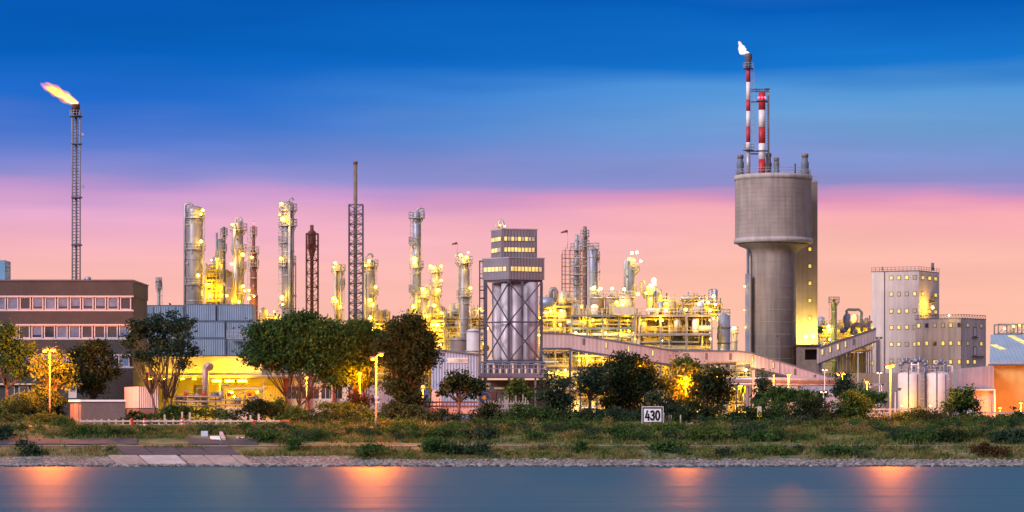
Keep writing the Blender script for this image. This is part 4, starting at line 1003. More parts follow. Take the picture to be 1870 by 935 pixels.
rack('many levelled glowing frame just left of the silo tower', 812, 884, [580, 598, 620, 645], 504, 7, 3, 17, seed=6, vess=12, pipes=11, wall=.8)
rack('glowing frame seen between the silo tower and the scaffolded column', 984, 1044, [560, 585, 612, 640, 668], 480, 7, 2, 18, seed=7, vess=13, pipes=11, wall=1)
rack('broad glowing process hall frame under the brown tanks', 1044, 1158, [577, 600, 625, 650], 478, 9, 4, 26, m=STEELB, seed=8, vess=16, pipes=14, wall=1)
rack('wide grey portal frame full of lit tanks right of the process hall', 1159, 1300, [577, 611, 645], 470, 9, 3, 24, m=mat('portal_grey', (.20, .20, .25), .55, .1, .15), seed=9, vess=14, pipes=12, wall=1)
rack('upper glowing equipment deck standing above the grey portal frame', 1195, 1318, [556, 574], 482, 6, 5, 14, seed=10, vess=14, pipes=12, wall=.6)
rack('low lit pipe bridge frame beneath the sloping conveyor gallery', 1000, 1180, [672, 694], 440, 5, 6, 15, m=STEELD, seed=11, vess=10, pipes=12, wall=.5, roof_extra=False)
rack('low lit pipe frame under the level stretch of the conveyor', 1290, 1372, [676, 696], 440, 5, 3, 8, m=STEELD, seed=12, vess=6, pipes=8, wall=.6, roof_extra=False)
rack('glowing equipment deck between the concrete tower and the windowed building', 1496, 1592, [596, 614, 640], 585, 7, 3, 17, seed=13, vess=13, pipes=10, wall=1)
# brown covered tanks and cream panels on top of the hall
for i, (a, b_, lb) in enumerate(((1078, 1103, 'left of the three brown flat topped tanks on the process hall'), (1105, 1128, 'middle of the three brown flat topped tanks on the process hall'), (1129, 1158, 'right of the three brown flat topped tanks, lit by a lamp'))):
    t_ = thing('roof_tank', lb, 'tank', (a + b_) / 2, 486, PZ(577, 486) + .25, 'brown tanks on the process hall')
    x_ = PX((a + b_) / 2, 486); q = (b_ - a) / 2 * 486 / F; z0, z1 = PZ(577, 486) + .25, PZ(543, 486)
    k = MB(); k.lathe(x_, 486, [(q, z0), (q, z1), (q * .2, z1 + .35)], 24); k.build('shell', BROWN if i < 2 else SHELLY, t_)
    k = MB(); k.lathe(x_, 486, [(q + .02, z1 - .25), (q + .14, z1 - .25), (q + .14, z1), (q + .02, z1)], 24, False); k.build('rim', STEEL, t_); railing(t_, x_, 486, q, z1, 0, 6.28, 14)
for a, row in ((1084, 526), (1097, 527), (1118, 527), (1140, 528), (1126, 552), (1137, 556)): floodlight(t_, a, row, 483.2, .42 if row < 530 else .5, L_W if row < 530 else L_Y)
cp = MB(); cp.pbox(1120, 1158, 560, 575, 477.2, 3); cp.build('cream_cabin', CREAM, base=P(1139, 577, 477), label='long cream panelled cabin lit yellow on the process hall roof', cat='cabin')
cn = thing('roof_canopy', 'dark thin canopy on posts above the upper equipment deck', 'canopy', 1262, 484, PZ(574, 484) + .25)
k = MB(); k.pbox(1245, 1278, 545.5, 548, 482, 4); k.lathe(PX(1265, 484), 484, [(1.0, PZ(545.5, 484)), (.9, PZ(544, 484))], 14); k.build('roof', STEELD, cn)
for a in (1246, 1257, 1277):
    k = MB(); k.pbeam((a, 575), (a, 548), 482.2, .14); k.build('post', STEELD, cn)
for px, row, r_ in ((1303, 541, .4), (1293, 552, .34), (1297, 566, .5), (1252, 565, .5), (1306, 556, .3)): floodlight(cn, px, row, 480, r_, L_W if row < 560 else L_Y)
for px, hw, top, lb, mm in ((1235, 10.5, 585, 'pale tank behind the grey portal frame, left one', SHELL), (1289, 8, 586, 'pale tank behind the grey portal frame, right one', SHELL), (1322, 11.5, 577, 'bluish grey tank with a dark top rail right of the portal frame', SHELLB)):
    t_ = thing('storage_tank', lb, 'tank', px, 474.5); x_ = PX(px, 474.5); q = hw * 474.5 / F; z1 = PZ(top, 474.5)
    k = MB(); k.lathe(x_, 474.5, [(q, GZ), (q, z1), (q * .15, z1 + .5)], 26); k.build('shell', mm, t_)
    for r0 in (628, 600):
        k = MB(); k.lathe(x_, 474.5, [(q + .02, PZ(r0, 474.5)), (q + .1, PZ(r0, 474.5)), (q + .1, PZ(r0, 474.5) + .2), (q + .02, PZ(r0, 474.5) + .2)], 26, False); k.build('hoop', STEELB, t_)
    railing(t_, x_, 474.5, q, z1, 0, 6.28, 12)
for px, hw, top, Y, lb, mm, dome in ((839, 17, 619, 450, 'wide brown flat tank right of the dark tree, above the blue shed', BROWN, .15), (865, 13, 604, 440, 'white domed tank lit yellow, left of the silo tower', DIRTYW, .3), (865, 14.5, 640, 436, 'lower pale drum in front of the white domed tank', CREAM, .1)):
    t_ = thing('storage_tank', lb, 'tank', px, Y); x_ = PX(px, Y); q = hw * Y / F; z1 = PZ(top, Y)
    k = MB(); k.lathe(x_, Y, [(q, GZ), (q, z1), (q * .6, z1 + q * dome * .8), (q * .1, z1 + q * dome)], 26); k.build('shell', mm, t_)
    k = MB(); k.lathe(x_, Y, [(q + .02, z1 - .2), (q + .1, z1 - .2), (q + .1, z1), (q + .02, z1)], 26, False); k.build('rim', STEEL, t_)
dm = thing('domed_vessel', 'fat horizontal blue grey vessel with a gooseneck pipe right of the silo tower', 'vessel', 1000, 478, PZ(585, 478))
k = MB(); p0 = P(988, 553, 478); p1 = P(1014, 553, 478); dx = p1 - p0
k.tube([p0, p0 + dx * .15, p0 + dx * .85, p1], [.5, 1.05, 1.05, .5], 16); k.build('shell', SHELLB, dm)
k = MB(); k.tube([P(1006, 553, 478), P(1006, 532, 478), P(1008, 528, 478), P(1013, 528, 478), P(1016, 532, 478), P(1016, 553, 478)], .42, 10); k.build('gooseneck', SHELL, dm)
# scaffold
sf = thing('scaffold', 'tall thin pole scaffold wrapped round the bluish column', 'scaffold', 1046, 492)
k = MB()
for a in (1027, 1033, 1041, 1060, 1068):
    for yy in (491, 499): k.beam((PX(a, 492), yy, GZ), (PX(a, 492), yy, PZ(452 + (8 if a < 1030 else 0), 492)), .09)
k.build('pole', RUST, sf)
k = MB()
for i in range(24):
    row = 458 + i * 7.5; k.beam((PX(1026, 492), 491, PZ(row, 492)), (PX(1069, 492), 491, PZ(row, 492)), .06)
k.build('ledger', RUST, sf)
for row in (472, 487, 502, 519, 533, 549):
    k = MB(); k.box(PX(1027, 492), PX(1069, 492), 491, 492.6, PZ(row, 492), PZ(row, 492) + .14); k.build('deck', WOOD, sf)
# ducts and tanks by the equipment deck right of the concrete tower
ad = thing('arched_duct', 'silver duct arching from a bulging cyclone over the equipment deck', 'duct', 1558, 580, PZ(614, 580))
k = MB(); k.tube([P(1547, 576, 580), P(1546, 568, 580), P(1549, 565.5, 580), P(1569, 566, 580), P(1573, 570, 580), P(1573, 606, 580)], .34, 10); k.build('duct', STEEL, ad)
k = MB(); x_ = PX(1546, 580); k.lathe(x_, 580, [(.3, PZ(604, 580)), (.75, PZ(596, 580)), (.78, PZ(580, 580)), (.5, PZ(575, 580)), (.3, PZ(573, 580))], 16); k.build('cyclone', SHELLB, ad)
k = MB(); k.tube([P(1556, 612, 580), P(1557, 596, 580), P(1561, 593, 580), P(1582, 594, 580), P(1587, 598, 580), P(1588, 612, 580)], .5, 10); k.build('lower_duct', SHELL, ad)
k = MB(); k.ball(P(1540, 604, 580), 1.0, (1, 1, .8)); k.ball(P(1560, 606, 580), 1.0, (1, 1, .85)); k.build('bulb_vessel', SHELL, ad)
gb = MB(); gb.pbox(1494, 1503, 596, 608, 582, 2); gb.build('green_cabinet', mat('green_paint', (.03, .14, .07), .6), base=P(1498, 608, 582), label='small dark green cabinet on the deck edge beside the concrete tower', cat='cabinet')
hb = thing('hopper_house', 'dark grey box house with a black opening at the foot of the concrete tower', 'building', 1480, 552)
k = MB(); k.pbox(1459, 1498, 631, 638, 552, 9); k.pbox(1459, 1470, 638, 657, 552, 9); k.pbox(1493, 1498, 638, 657, 552, 9); k.pbox(1459, 1498, 657, 770, 552, 9); k.build('wall', BROWN, hb)
k = MB(); k.pbox(1470, 1493, 638, 657, 554.5, .2); k.build('opening', BLACK, hb)
k = MB(); k.pbox(1457, 1500, 629, 631.3, 551.5, 10); k.build('roof', STEELD, hb)

# ================================================================ conveyor galleries
def gallery(name, label, pts, h_px, Y, wid, win, legs, m=None, Y1=None, under=False):
    """pts = [(px,row of the roof)]; h_px wall height in px"""
    Y1 = Y1 or Y
    px_a, px_b = pts[0][0], pts[-1][0]
    def yy(px): return Y + (Y1 - Y) * (px - px_a) / (px_b - px_a)
    t_ = thing(name, label, 'conveyor', (px_a + px_b) / 2, (Y + Y1) / 2)
    for (a, ra), (b_, rb_) in zip(pts, pts[1:]):
        q = [P(a, ra, yy(a)), P(b_, rb_, yy(b_)), P(b_, rb_ + h_px[1], yy(b_)), P(a, ra + h_px[0], yy(a))]
        k = MB(); k.prism(q, (0, wid, 0)); k.build('wall', m or PLANK, t_)
        k = MB(); k.prism([q[0] + Vector((0, -.2, .02)), q[1] + Vector((0, -.2, .02)), q[1] + Vector((0, -.2, .2)), q[0] + Vector((0, -.2, .2))], (0, wid + .4, 0)); k.build('roof', STEELB, t_)
        k = MB(); k.prism([q[3] + Vector((0, -.12, -.02)), q[2] + Vector((0, -.12, -.02)), q[2] + Vector((0, -.12, -.32)), q[3] + Vector((0, -.12, -.32))], (0, wid + .24, 0)); k.build('floor_beam', STEELD, t_)
    def roof(px):
        return float(np.interp(px, [p_[0] for p_ in pts], [p_[1] for p_ in pts]))
    for i, (px, lit) in enumerate(win):
        r0 = roof(px); k = MB(); y_ = yy(px)
        k.pbox(px - 2, px + 2, r0 + 3.5, r0 + 15, y_ - .06, .05); f = k.build('window', STEELD if not lit else BROWN, t_)
        k = MB(); k.pbox(px - 1.3, px + 1.3, r0 + 4.3, r0 + 14.2, y_ - .09, .02); k.build('pane', WIN_Y if lit else BROWN, f)
    for px in legs:
        k = MB(); y_ = yy(px)
        for dy in (.1, wid - .3): k.beam((PX(px, y_), y_ + dy, GZ), (PX(px, y_), y_ + dy, PZ(roof(px) + h_px[0] * .97, y_) - .3), .34)
        k.build('leg', STEELD, t_)
    return t_
gallery('conveyor_gallery', 'long tan enclosed conveyor sloping down right from the silo tower with four lit windows', [(988, 609), (1043, 611), (1240, 643)], (26, 24), 430, 2.6, [(1066, 0), (1107, 1), (1148, 1), (1192, 1)], [1041, 1130, 1236])
gallery('conveyor_gallery', 'tan conveyor running level and then sloping down right in front of the concrete tower', [(1240, 641), (1345, 642), (1370, 645), (1440, 666), (1530, 694)], (25, 20), 440, 2.8, [(1290, 0), (1334, 0), (1374, 1), (1412, 1), (1452, 0), (1488, 0)], [1242, 1376, 1500], m=mat('pink_gallery_cladding', (.52, .39, .39), .7, 0, .12, .4, streak=.3, corr=1.6, bump=.5))
gallery('conveyor_gallery', 'shorter conveyor rising right from the dark box house to the windowed building', [(1495, 636), (1600, 600)], (27, 22), 545, 3.0, [(1502, 1), (1516, 1), (1530, 1), (1544, 1), (1558, 0)], [1500], Y1=549)
# ================================================================ windowed factory building on the right
YR = 600
rbld = thing('factory_building', 'tall pale concrete block with rows of small yellow windows and a lower wing', 'building', 1690, YR)
CB1 = mat('pale_pink_concrete', (.67, .565, .53), .9, 0, .08, .3, dirt=((.42, .36, .36), .5), bump=.12)
A, C, B, h_ = ablock(rbld, 'tower_block', CB1, 1597, 1678, 1727.5, 495, 770, YR + 3, 4.8, 9.5)
for f in (.27,):
    k = MB(); o = A + (C - A) * f; k.beam(o + Vector((0, -.1, 0)), o + Vector((0, -.1, h_)), .16); k.build('downpipe', BROWN, rbld)
ablock(rbld, 'roof_edge', STEELB, 1596.3, 1678, 1728.2, 493.4, 495, YR + 2.9, 4.9, 9.7)
bz = PZ(770, YR + 3)
WF = mat('window_frame_dark', (.16, .13, .12), .6)
rows = [507, 537, 568, 598, 629, 659]
for i, row in enumerate(rows):
    z0 = PZ(row + 4.2, YR + 5) - bz; z1 = PZ(row - 4.2, YR + 5) - bz
    for px in (1631, 1644, 1657.5, 1671):
        f = (px - 1597) / 81; awin(rbld, A, C, f - .042, f + .042, z0, z1, random.choice([WIN_Y, WIN_Y, WIN_Y, WIN_D]), WF, .06, pad=.13)
    if i < 3:
        for px in (1687, 1703, 1718):
            if i == 1 and px == 1703: continue
            f = (px - 1678) / 49.5; awin(rbld, C, B, f - .07, f + .07, z0, z1, random.choice([WIN_Y, WIN_Y, WIN_D]), WF, .06, pad=.15)
k = MB(); k.pbox(1700, 1707, 541, 552, YR + 7.2, .6); k.pbox(1698, 1709, 552, 553.2, YR + 6.6, 1.2); k.build('balcony', STEELD, rbld)
floodlight(rbld, 1703, 562, YR + 5.2, .6, L_Y, power=1300)
k = MB()
for (q0, q1, n_) in ((A, C, 12), (C, B, 8)):
    for i in range(n_ + 1):
        o = q0 + (q1 - q0) * i / n_ + Vector((0, 0, h_)); k.beam(o, o + Vector((0, 0, 1.0)), .07)
    for hh in (.5, 1.0): k.beam(q0 + Vector((0, 0, h_ + hh)), q1 + Vector((0, 0, h_ + hh)), .06)
k.build('handrail', RUST, rbld)
k = MB(); k.tube([P(1703, 494, YR + 10), P(1703, 480, YR + 10)], .34, 8); k.tube([P(1611, 494, YR + 6), P(1611, 487, YR + 6)], .14, 6); k.build('roof_vent', STEELB, rbld)
CB2 = mat('wing_concrete', (.54, .46, .455), .9, 0, .1, .3, dirt=((.30, .25, .25), .6), bump=.12)
A, C, B, h_ = ablock(rbld, 'wing', CB2, 1678, 1757, 1810, 582, 770, YR - 3, 5.2, 6.5)
ablock(rbld, 'wing_edge', STEELB, 1677.6, 1757, 1810.6, 580.6, 582, YR - 3.1, 5.3, 6.6)
bz = PZ(770, YR - 3)
for row, lit in ((594, .45), (627, .8), (661, 1)):
    z0 = PZ(row + 4.4, YR - 1) - bz; z1 = PZ(row - 4.4, YR - 1) - bz
    for px in (1684, 1697.5, 1711, 1725, 1738, 1752):
        if row == 661 and px < 1690: continue
        f = (px - 1678) / 79; awin(rbld, A, C, f - .04, f + .04, z0, z1, WIN_Y if random.random() < lit else random.choice([WIN_D, GLASS]), WF, .06, pad=.13)
    for px in (1769, 1799) if row != 661 else (1769, 1784):
        f = (px - 1757) / 53; awin(rbld, C, B, f - .06, f + .06, z0, z1, WIN_Y if random.random() < lit else WIN_D, WF, .06, pad=.15)
for row in (606, 641):
    z0 = PZ(row + 9, YR - 1) - bz; z1 = PZ(row - 9, YR - 1) - bz; f = (1785 - 1757) / 53
    awin(rbld, C, B, f - .07, f + .07, z0, z1, DIRTYW, WF, .06, name='door', pad=.2)
    k = MB(); o = C + (B - C) * .42 + Vector((0, -.9, z0 - .12)); k.obox(o, (B - C) * (.24 if row < 630 else .5), (0, .9, 0), (0, 0, .12)); k.build('balcony', RUST, rbld)
k = MB(); k.beam(A + (C - A) * .985 + Vector((0, -.1, 0)), A + (C - A) * .985 + Vector((0, -.1, h_)), .14); k.build('downpipe', BROWN, rbld)
k = MB()
for (q0, q1, n_) in ((A, C, 16), (C, B, 9)):
    for i in range(n_ + 1):
        o = q0 + (q1 - q0) * i / n_ + Vector((0, .5, h_)); k.beam(o, o + Vector((0, 0, .95)), .07)
        if i < n_: k.beam(o, q0 + (q1 - q0) * (i + 1) / n_ + Vector((0, .5, h_ + .95)), .07)
    k.beam(q0 + Vector((0, .5, h_ + .95)), q1 + Vector((0, .5, h_ + .95)), .1)
k.build('roof_pipework', RUST, rbld)
floodlight(rbld, 1733, 576, YR - 2, .3, L_W, .1)
lw = thing('low_wing', 'lower concrete annex with two rows of small lit windows beside the rising conveyor', 'building', 1580, YR)
A, C, B, h_ = ablock(lw, 'wall', CB2, 1561, 1600, 1601, 617, 770, YR + 6, 2, .5); bz = PZ(770, YR + 6)
ablock(lw, 'roof_edge', STEELB, 1560.4, 1600, 1601, 615.6, 617, YR + 5.9, 2, .5)
for row in (630, 663):
    z0 = PZ(row + 4.2, YR + 6) - bz; z1 = PZ(row - 4.2, YR + 6) - bz
    for px in (1568, 1580, 1593):
        f = (px - 1561) / 39; awin(lw, A, C, f - .08, f + .08, z0, z1, WIN_Y if (row > 640 or px > 1575) else GLASS, WF, .06, pad=.13)
lo2 = MB(); lo2.pbox(1495, 1640, 681, 770, 575, 10); lo2.build('long_low_building', mat('mauve_render', (.36, .28, .29), .85, 0, .12, .4, streak=.25), base=P(1570, 770, 575), label='long low mauve building at the foot of the windowed factory', cat='building')
# ---------------------------------------------------------------- white silos with big curved ducts
for px, lb in ((1664, 'left white silo lit yellow at its foot'), (1715.5, 'right white silo beside the small tree')):
    Y = 430; t_ = thing('white_silo', lb, 'silo', px, Y, GZ, 'white silos near the right edge'); x_ = PX(px, Y); q = 24.3 * Y / F; zt = PZ(684, Y)
    k = MB(); k.lathe(x_, Y, [(q, GZ), (q, zt), (q * .92, zt + .22), (q * .3, zt + .5), (.1, zt + .55)], 30); k.build('shell', DIRTYW, t_)
    railing(t_, x_, Y, q * .95, zt + .2, 0, 6.28, 18)
    floodlight(t_, px - 17, 741, Y - 3.4, .26, L_Y, power=700 if px < 1700 else 60)
    k = MB(); k.tube([Vector((x_ - q * .35, Y - q * .96, GZ)), Vector((x_ - q * .35, Y - q * .96, zt + 1.2))], .09, 6); k.tube([Vector((x_ + q * .3, Y - q * .98, GZ)), Vector((x_ + q * .3, Y - q * .98, zt))], .05, 6); k.build('downpipe', STEELD, t_)
    ladder(t_, x_ + q * .72, Y - q * .75, GZ, zt + .4)
    k = MB(); k.pbox(px - 8, px - 2, 674, 678, Y - .5, .5); k.build('roof_box', STEEL, t_)
DUCT = mat('blue_grey_duct', (.13, .17, .25), .4, .3, .15)
for px, r_, lb, Y in ((1655, 10, 'left big blue grey duct bend over the white silos', 433), (1679, 11.5, 'middle big blue grey duct bend over the white silos', 434), (1718, 8, 'right ribbed duct bend over the white silos', 433)):
    t_ = thing('duct_bend', lb, 'duct', px, Y, PZ(680, Y), 'duct bends over the white silos'); q = 5.2 * Y / F
    k = MB(); k.tube([Vector((PX(px, Y) + r_ * Y / F * math.cos(a), Y, PZ(668, Y) + r_ * Y / F * math.sin(a))) for a in [math.pi * i / 10 for i in range(11)]], q * .9, 12)
    k.tube([P(px - r_, 690, Y), P(px - r_, 668, Y)], q * .9, 12); k.tube([P(px + r_, 690, Y), P(px + r_, 668, Y)], q * .9, 12); k.build('bend', DUCT, t_)
    k = MB()
    for i in (1, 3, 5, 7, 9):
        a = math.pi * i / 10; c_ = Vector((PX(px, Y) + r_ * Y / F * math.cos(a), Y, PZ(668, Y) + r_ * Y / F * math.sin(a))); d = Vector((-math.sin(a), 0, math.cos(a))) * .08
        k.tube([c_ - d, c_ + d], q * 1.0, 12)
    k.build('seam', STEEL, t_)
fr = thing('overhead_pipework', 'white pipe frame standing on top of the white silos', 'frame', 1690, 431, PZ(684, 431))
for a in (1665, 1677, 1739):
    k = MB(); k.tube([P(a, 686, 429), P(a, 662 if a < 1700 else 668, 429)], .12, 7); k.build('pipe', WHITE, fr)
for a, b_, c_ in ((1665, 1677, 666), (1730, 1739, 668)):
    k = MB(); k.tube([P(a, c_, 429), P(b_, c_, 429)], .1, 7); k.build('crossbar', WHITE, fr)
k = MB()
for a in range(1690, 1736, 6): k.pbeam((a, 684), (a, 669), 430, .1)
k.pbeam((1690, 676), (1735, 676), 430, .08); k.build('post', STEELD, fr)
# ---------------------------------------------------------------- warehouse at the right edge
wa = thing('warehouse', 'warehouse with pale blue metal roof and orange lit wall at the right edge', 'warehouse', 1840, 445)
ROOFB = mat('pale_blue_roof', (.25, .36, .46), .5, .1, .1, .4, streak=.15, corr=1.6, bump=.4)
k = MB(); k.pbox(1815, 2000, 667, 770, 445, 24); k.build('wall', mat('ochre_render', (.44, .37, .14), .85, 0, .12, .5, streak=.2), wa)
k = MB(); z0, z1 = PZ(665, 444), PZ(611, 470) ; x0, x1 = PX(1807, 444), PX(2000, 444)
xr = PX(1809, 456); xb_ = PX(1813, 470); b0_ = len(k.v)
k.v += [Vector(q) for q in ((x0, 444, z0), (x0, 444, z0 + .3), (xr, 456, PZ(611, 456)), (xb_, 470, z0), (x1, 444, z0), (x1, 444, z0 + .3), (x1, 456, PZ(611, 456)), (x1, 470, z0))]
for q in ((0, 1, 2, 3), (7, 6, 5, 4), (0, 4, 5, 1), (1, 5, 6, 2), (2, 6, 7, 3), (3, 7, 4, 0)): k.face(q)
k.build('roof', ROOFB, wa)
def roofp(px, row):       # a point on the near roof slope
    Za, Zb = z0 + .3, PZ(611, 456)
    f = (665 - row) / 54; return Vector((PX(px, 444 + 12 * f), 444 + 12 * f - .06, Za + (Zb - Za) * f + .04))
for (a, ra), (b_, rb_) in (((1808, 632), (1826, 641)), ((1840, 614), (1875, 634))):
    for i in range(5):
        f0, f1 = i / 5, (i + .8) / 5
        p0, p1 = roofp(a + (b_ - a) * f0, ra + (rb_ - ra) * f0), roofp(a + (b_ - a) * f1, ra + (rb_ - ra) * f1)
        k = MB(); k.prism([p0, p1, p1 + Vector((1.1, 0, 0)), p0 + Vector((1.1, 0, 0))], (0, -.05, .06)); k.build('skylight', WIN_Y, wa)
k = MB(); k.pbox(1806, 2000, 665, 667.5, 443.9, 1); k.build('gutter', STEELD, wa)
gx = thing('grey_annex', 'grey clad annex with a rusty lower wall and gutter beside the orange warehouse wall', 'building', 1782, 440)
k = MB(); k.prism([P(1748, 711, 440), P(1815, 711, 440), P(1815, 668, 440), P(1748, 673, 440)], (0, 8, 0)); k.build('upper_wall', mat('grey_lilac_cladding', (.30, .28, .34), .6, 0, .1, .5, streak=.35, corr=1.5, bump=.4), gx)
k = MB(); k.pbox(1778, 1814, 713, 775, 440.5, 7); k.build('lower_wall', CB2, gx)
k = MB(); k.pbox(1746, 1818, 710.6, 713, 439.5, 8); k.pbox(1815.4, 1818, 713, 770, 439.6, .5); k.build('gutter', WHITE, gx)
gn = thing('roof_gantry', 'small yellow lit gantry frame behind the blue roof', 'gantry', 1845, 490, GZ)
k = MB()
for a in (1823, 1846, 1866):
    for yy in (490, 494): k.beam((PX(a, 490), yy, GZ), (PX(a, 490), yy, PZ(592, 490)), .2)
for row in (592, 609):
    for yy in (490, 494): k.beam((PX(1823, 490), yy, PZ(row, 490)), (PX(1875, 490), yy, PZ(row, 490)), .2)
for a in range(1823, 1870, 8): k.pbeam((a, 609), (a + 8, 601), 490, .1)
k.build('frame', STEELB, gn)
k = MB(); k.lathe(PX(1848, 492), 492, [(.5, PZ(612, 492)), (.5, PZ(597, 492)), (.15, PZ(594, 492)), (.15, PZ(588, 492))], 10); k.build('vessel', SHELLY, gn)
for a, row in ((1851, 596), (1862, 594), (1834, 600)): floodlight(gn, a, row, 489.3, .32)
# pipe bridge and small structures below the right conveyor
pb = thing('pipe_bridge', 'low pipe bridge of three grey pipes on stout posts left of the windowed building', 'pipe bridge', 1420, 418)
for row, q in ((692, .35), (697, .28), (701, .22)):
    k = MB(); k.tube([P(1325, row, 418), P(1560, row + 2, 418)], q, 10); k.build('pipe', STEEL if row != 697 else BROWN, pb)
for a in (1362, 1457, 1540):
    k = MB(); k.pbox(a, a + 5, 704, 772, 418, .45); k.build('post', STEELB, pb)
    k = MB(); k.pbox(a - 5, a + 10, 702.6, 705, 417.6, 1.3); k.build('crosshead', STEELB, pb)
k = MB(); k.pbox(1374, 1378.5, 676, 755, 402, .36); k.build('concrete_post', CONCL, base=P(1376, 770, 402), label='single tall pale concrete post left of the dark narrow tree', cat='post')
yl = MB(); yl.pbox(1385, 1458, 703, 770, 436, 6); yl.build('cream_building', CREAM, base=P(1420, 770, 436), label='low cream building lit yellow under the pipe bridge', cat='building')
cw = MB(); cw.pbox(1459, 1531, 703, 770, 434, 6); cw.build('corrugated_hall', mat('mauve_corrugated', (.40, .36, .44), .6, 0, .1, .6, streak=.3, corr=.9, bump=1), base=P(1495, 770, 434), label='long mauve corrugated hall under the pipe bridge', cat='hall')
# low lit wall right of the round bush
lwl = MB(); lwl.pbox(1580, 1720, 756, 768, 352, .3); lwl.build('low_wall', mat('ochre_wall', (.42, .33, .26), .85, 0, .15, .8), base=P(1650, 770, 352), label='low wall lit orange in front of the white silos', cat='wall')
st2 = thing('pipe_portal', 'small portal of posts and pipes lit orange left of the white silos', 'frame', 1600, 380)
k = MB()
for a in (1591, 1612): k.pbeam((a, 772), (a, 701), 380, .3)
k.pbeam((1588, 702), (1618, 702), 380, .3); k.build('frame', STEEL, st2)
k = MB(); k.pbox(1600, 1608, 734, 743, 379.5, .3); k.build('cabinet', DIRTYW, st2)

# ================================================================ street lamps
def street_lamp(px, py_top, Y, heads, label, mount, m=L_O, pole=mat('lamp_pole_grey', (.17, .16, .16), .6), r=.22, zb=None, name='street_lamp', extra=False, power=14000):
    """heads = [(dx px, dy px)] from the pole top"""
    zb = bank(PX(px, Y), Y) if zb is None else zb
    t_ = thing(name, label, 'street lamp', px, Y, zb, mount)
    x_ = PX(px, Y); zt = PZ(py_top, Y)
    k = MB(); k.lathe(x_, Y, [(.14, zb - .2), (.14, zb + 1.2), (.1, zb + 1.25), (.07, zt)], 10); k.build('pole', pole, t_)
    for dx, dy in heads:
        p = P(px + dx, py_top + dy, Y)
        k = MB(); k.tube([Vector((x_, Y, zt - .02)), p + Vector((0, 0, r * 1.1))], .05, 6)
        k.box(p.x - r * 1.7, p.x + r * 1.7, Y - r, Y + r, p.z + r * .75, p.z + r * 1.5); k.build('lamp_head', STEELD, t_)
        k = MB(); k.ball(p, r, (1.2, 1, .8)); bl_ = k.build('bulb', m, t_)
        if m in (L_O, L_OS): lamp_light(bl_, p + Vector((0, -.1, -.5)), (power if m is L_O else 2500) / len(heads) ** .7, (1, .2, .0008), .25)
    if extra:
        k = MB(); k.pbox(px - 3, px + 4, 723, 728, Y - .2, .1); k.pbox(px - 2, px + 6, 733, 736, Y - .2, .1); k.build('sign_plate', WHITE, t_)
    return t_
SL = 'orange street lamps along the works road'
street_lamp(91, 640, 320.5, [(-9, 1), (7, 0)], 'double headed street lamp in front of the brown office', SL, power=20000, zb=GZ)
street_lamp(687, 650, 309, [(-6, 6), (9, -2)], 'double headed street lamp on the bank before the dark trees', SL, power=17000, extra=True)
street_lamp(1626, 668, 318.5, [(-5, 2), (4, 0)], 'double headed street lamp left of the white silos', SL, zb=GZ)
street_lamp(1440, 685, 400, [(0, 0)], 'single orange lamp glowing in front of the sloping conveyor', SL, L_O, zb=GZ)
street_lamp(1538, 684, 395, [(-7, 0), (2, -1)], 'double orange lamp beside the spiky tree below the low annex', SL, L_O, zb=GZ)
street_lamp(1583, 698, 392, [(0, 0)], 'small orange lamp on the pipe portal left of the white silos', SL, L_OS, zb=GZ)
street_lamp(1413, 686, 410, [(0, 0)], 'small dim orange lamp under the sloping conveyor', SL, L_OS, zb=GZ, r=.12)
street_lamp(1170, 662, 329, [(0, 0)], 'orange lamp shining over the crown of the broad dark tree', SL, L_O, power=14000, zb=GZ)
street_lamp(1252, 690, 330, [(0, 0)], 'orange lamp inside the orange lit tree right of the broad dark one', SL, L_O, power=14000, zb=GZ)
street_lamp(657, 682, 328, [(0, 0)], 'small orange lamp glimpsed between the trunks of the big trees', SL, L_O, power=9000, zb=GZ)
street_lamp(560, 690, 345, [(0, 0)], 'small orange lamp under the low boughs of the big tree', SL, L_OS, zb=GZ)
street_lamp(1599, 722, 388, [(0, 0)], 'lowest orange lamp beside the pipe portal cabinet', SL, L_OS, zb=GZ, r=.12)
street_lamp(772, 706, 350, [(0, 0)], 'orange lamp hidden low behind the dark rounded tree', SL, L_OS, zb=GZ)
street_lamp(948, 738, 340, [(0, 0)], 'low orange lamp behind the wooden stakes', SL, L_OS, zb=GZ, r=.12)
street_lamp(20, 690, 345, [(0, 0)], 'orange lamp behind the leafy tree at the left edge', SL, L_O, zb=GZ)
street_lamp(1864, 736, 436, [(0, 0)], 'low orange lamp beside the foot of the orange warehouse wall', SL, L_O, power=7000, zb=GZ)
street_lamp(1826, 745, 438, [(0, 0)], 'low orange lamp under the warehouse wall left corner', SL, L_OS, zb=GZ)
UL = 'unlit lamp masts'
street_lamp(1424, 614, 425, [(-5, 0), (5, 0)], 'tall thin dark lamp mast standing before the concrete shaft', UL, GLASS, STEELD, .16, GZ, 'lamp_mast')
street_lamp(1605, 618, 430, [(-4, 0), (4, 0)], 'tall thin dark lamp mast in front of the windowed building', UL, GLASS, STEELD, .16, GZ, 'lamp_mast')
street_lamp(1506, 676, 415, [(-3, 0), (3, 0)], 'short pale twin lamp post in front of the sloping conveyor end', UL, emis('pink_lamp', (1, .5, .3), 6), DIRTYW, .14, GZ, 'lamp_mast')
street_lamp(1606, 681, 425, [(-3, 0), (3, 0)], 'short pale twin lamp post before the long mauve building', UL, MATS['pink_lamp'], DIRTYW, .14, GZ, 'lamp_mast')
street_lamp(1567, 643, 430, [(4, 1)], 'slim green lamp mast before the low annex windows', UL, WHITE, mat('pale_green_paint', (.30, .42, .34), .6), .16, GZ, 'lamp_mast')
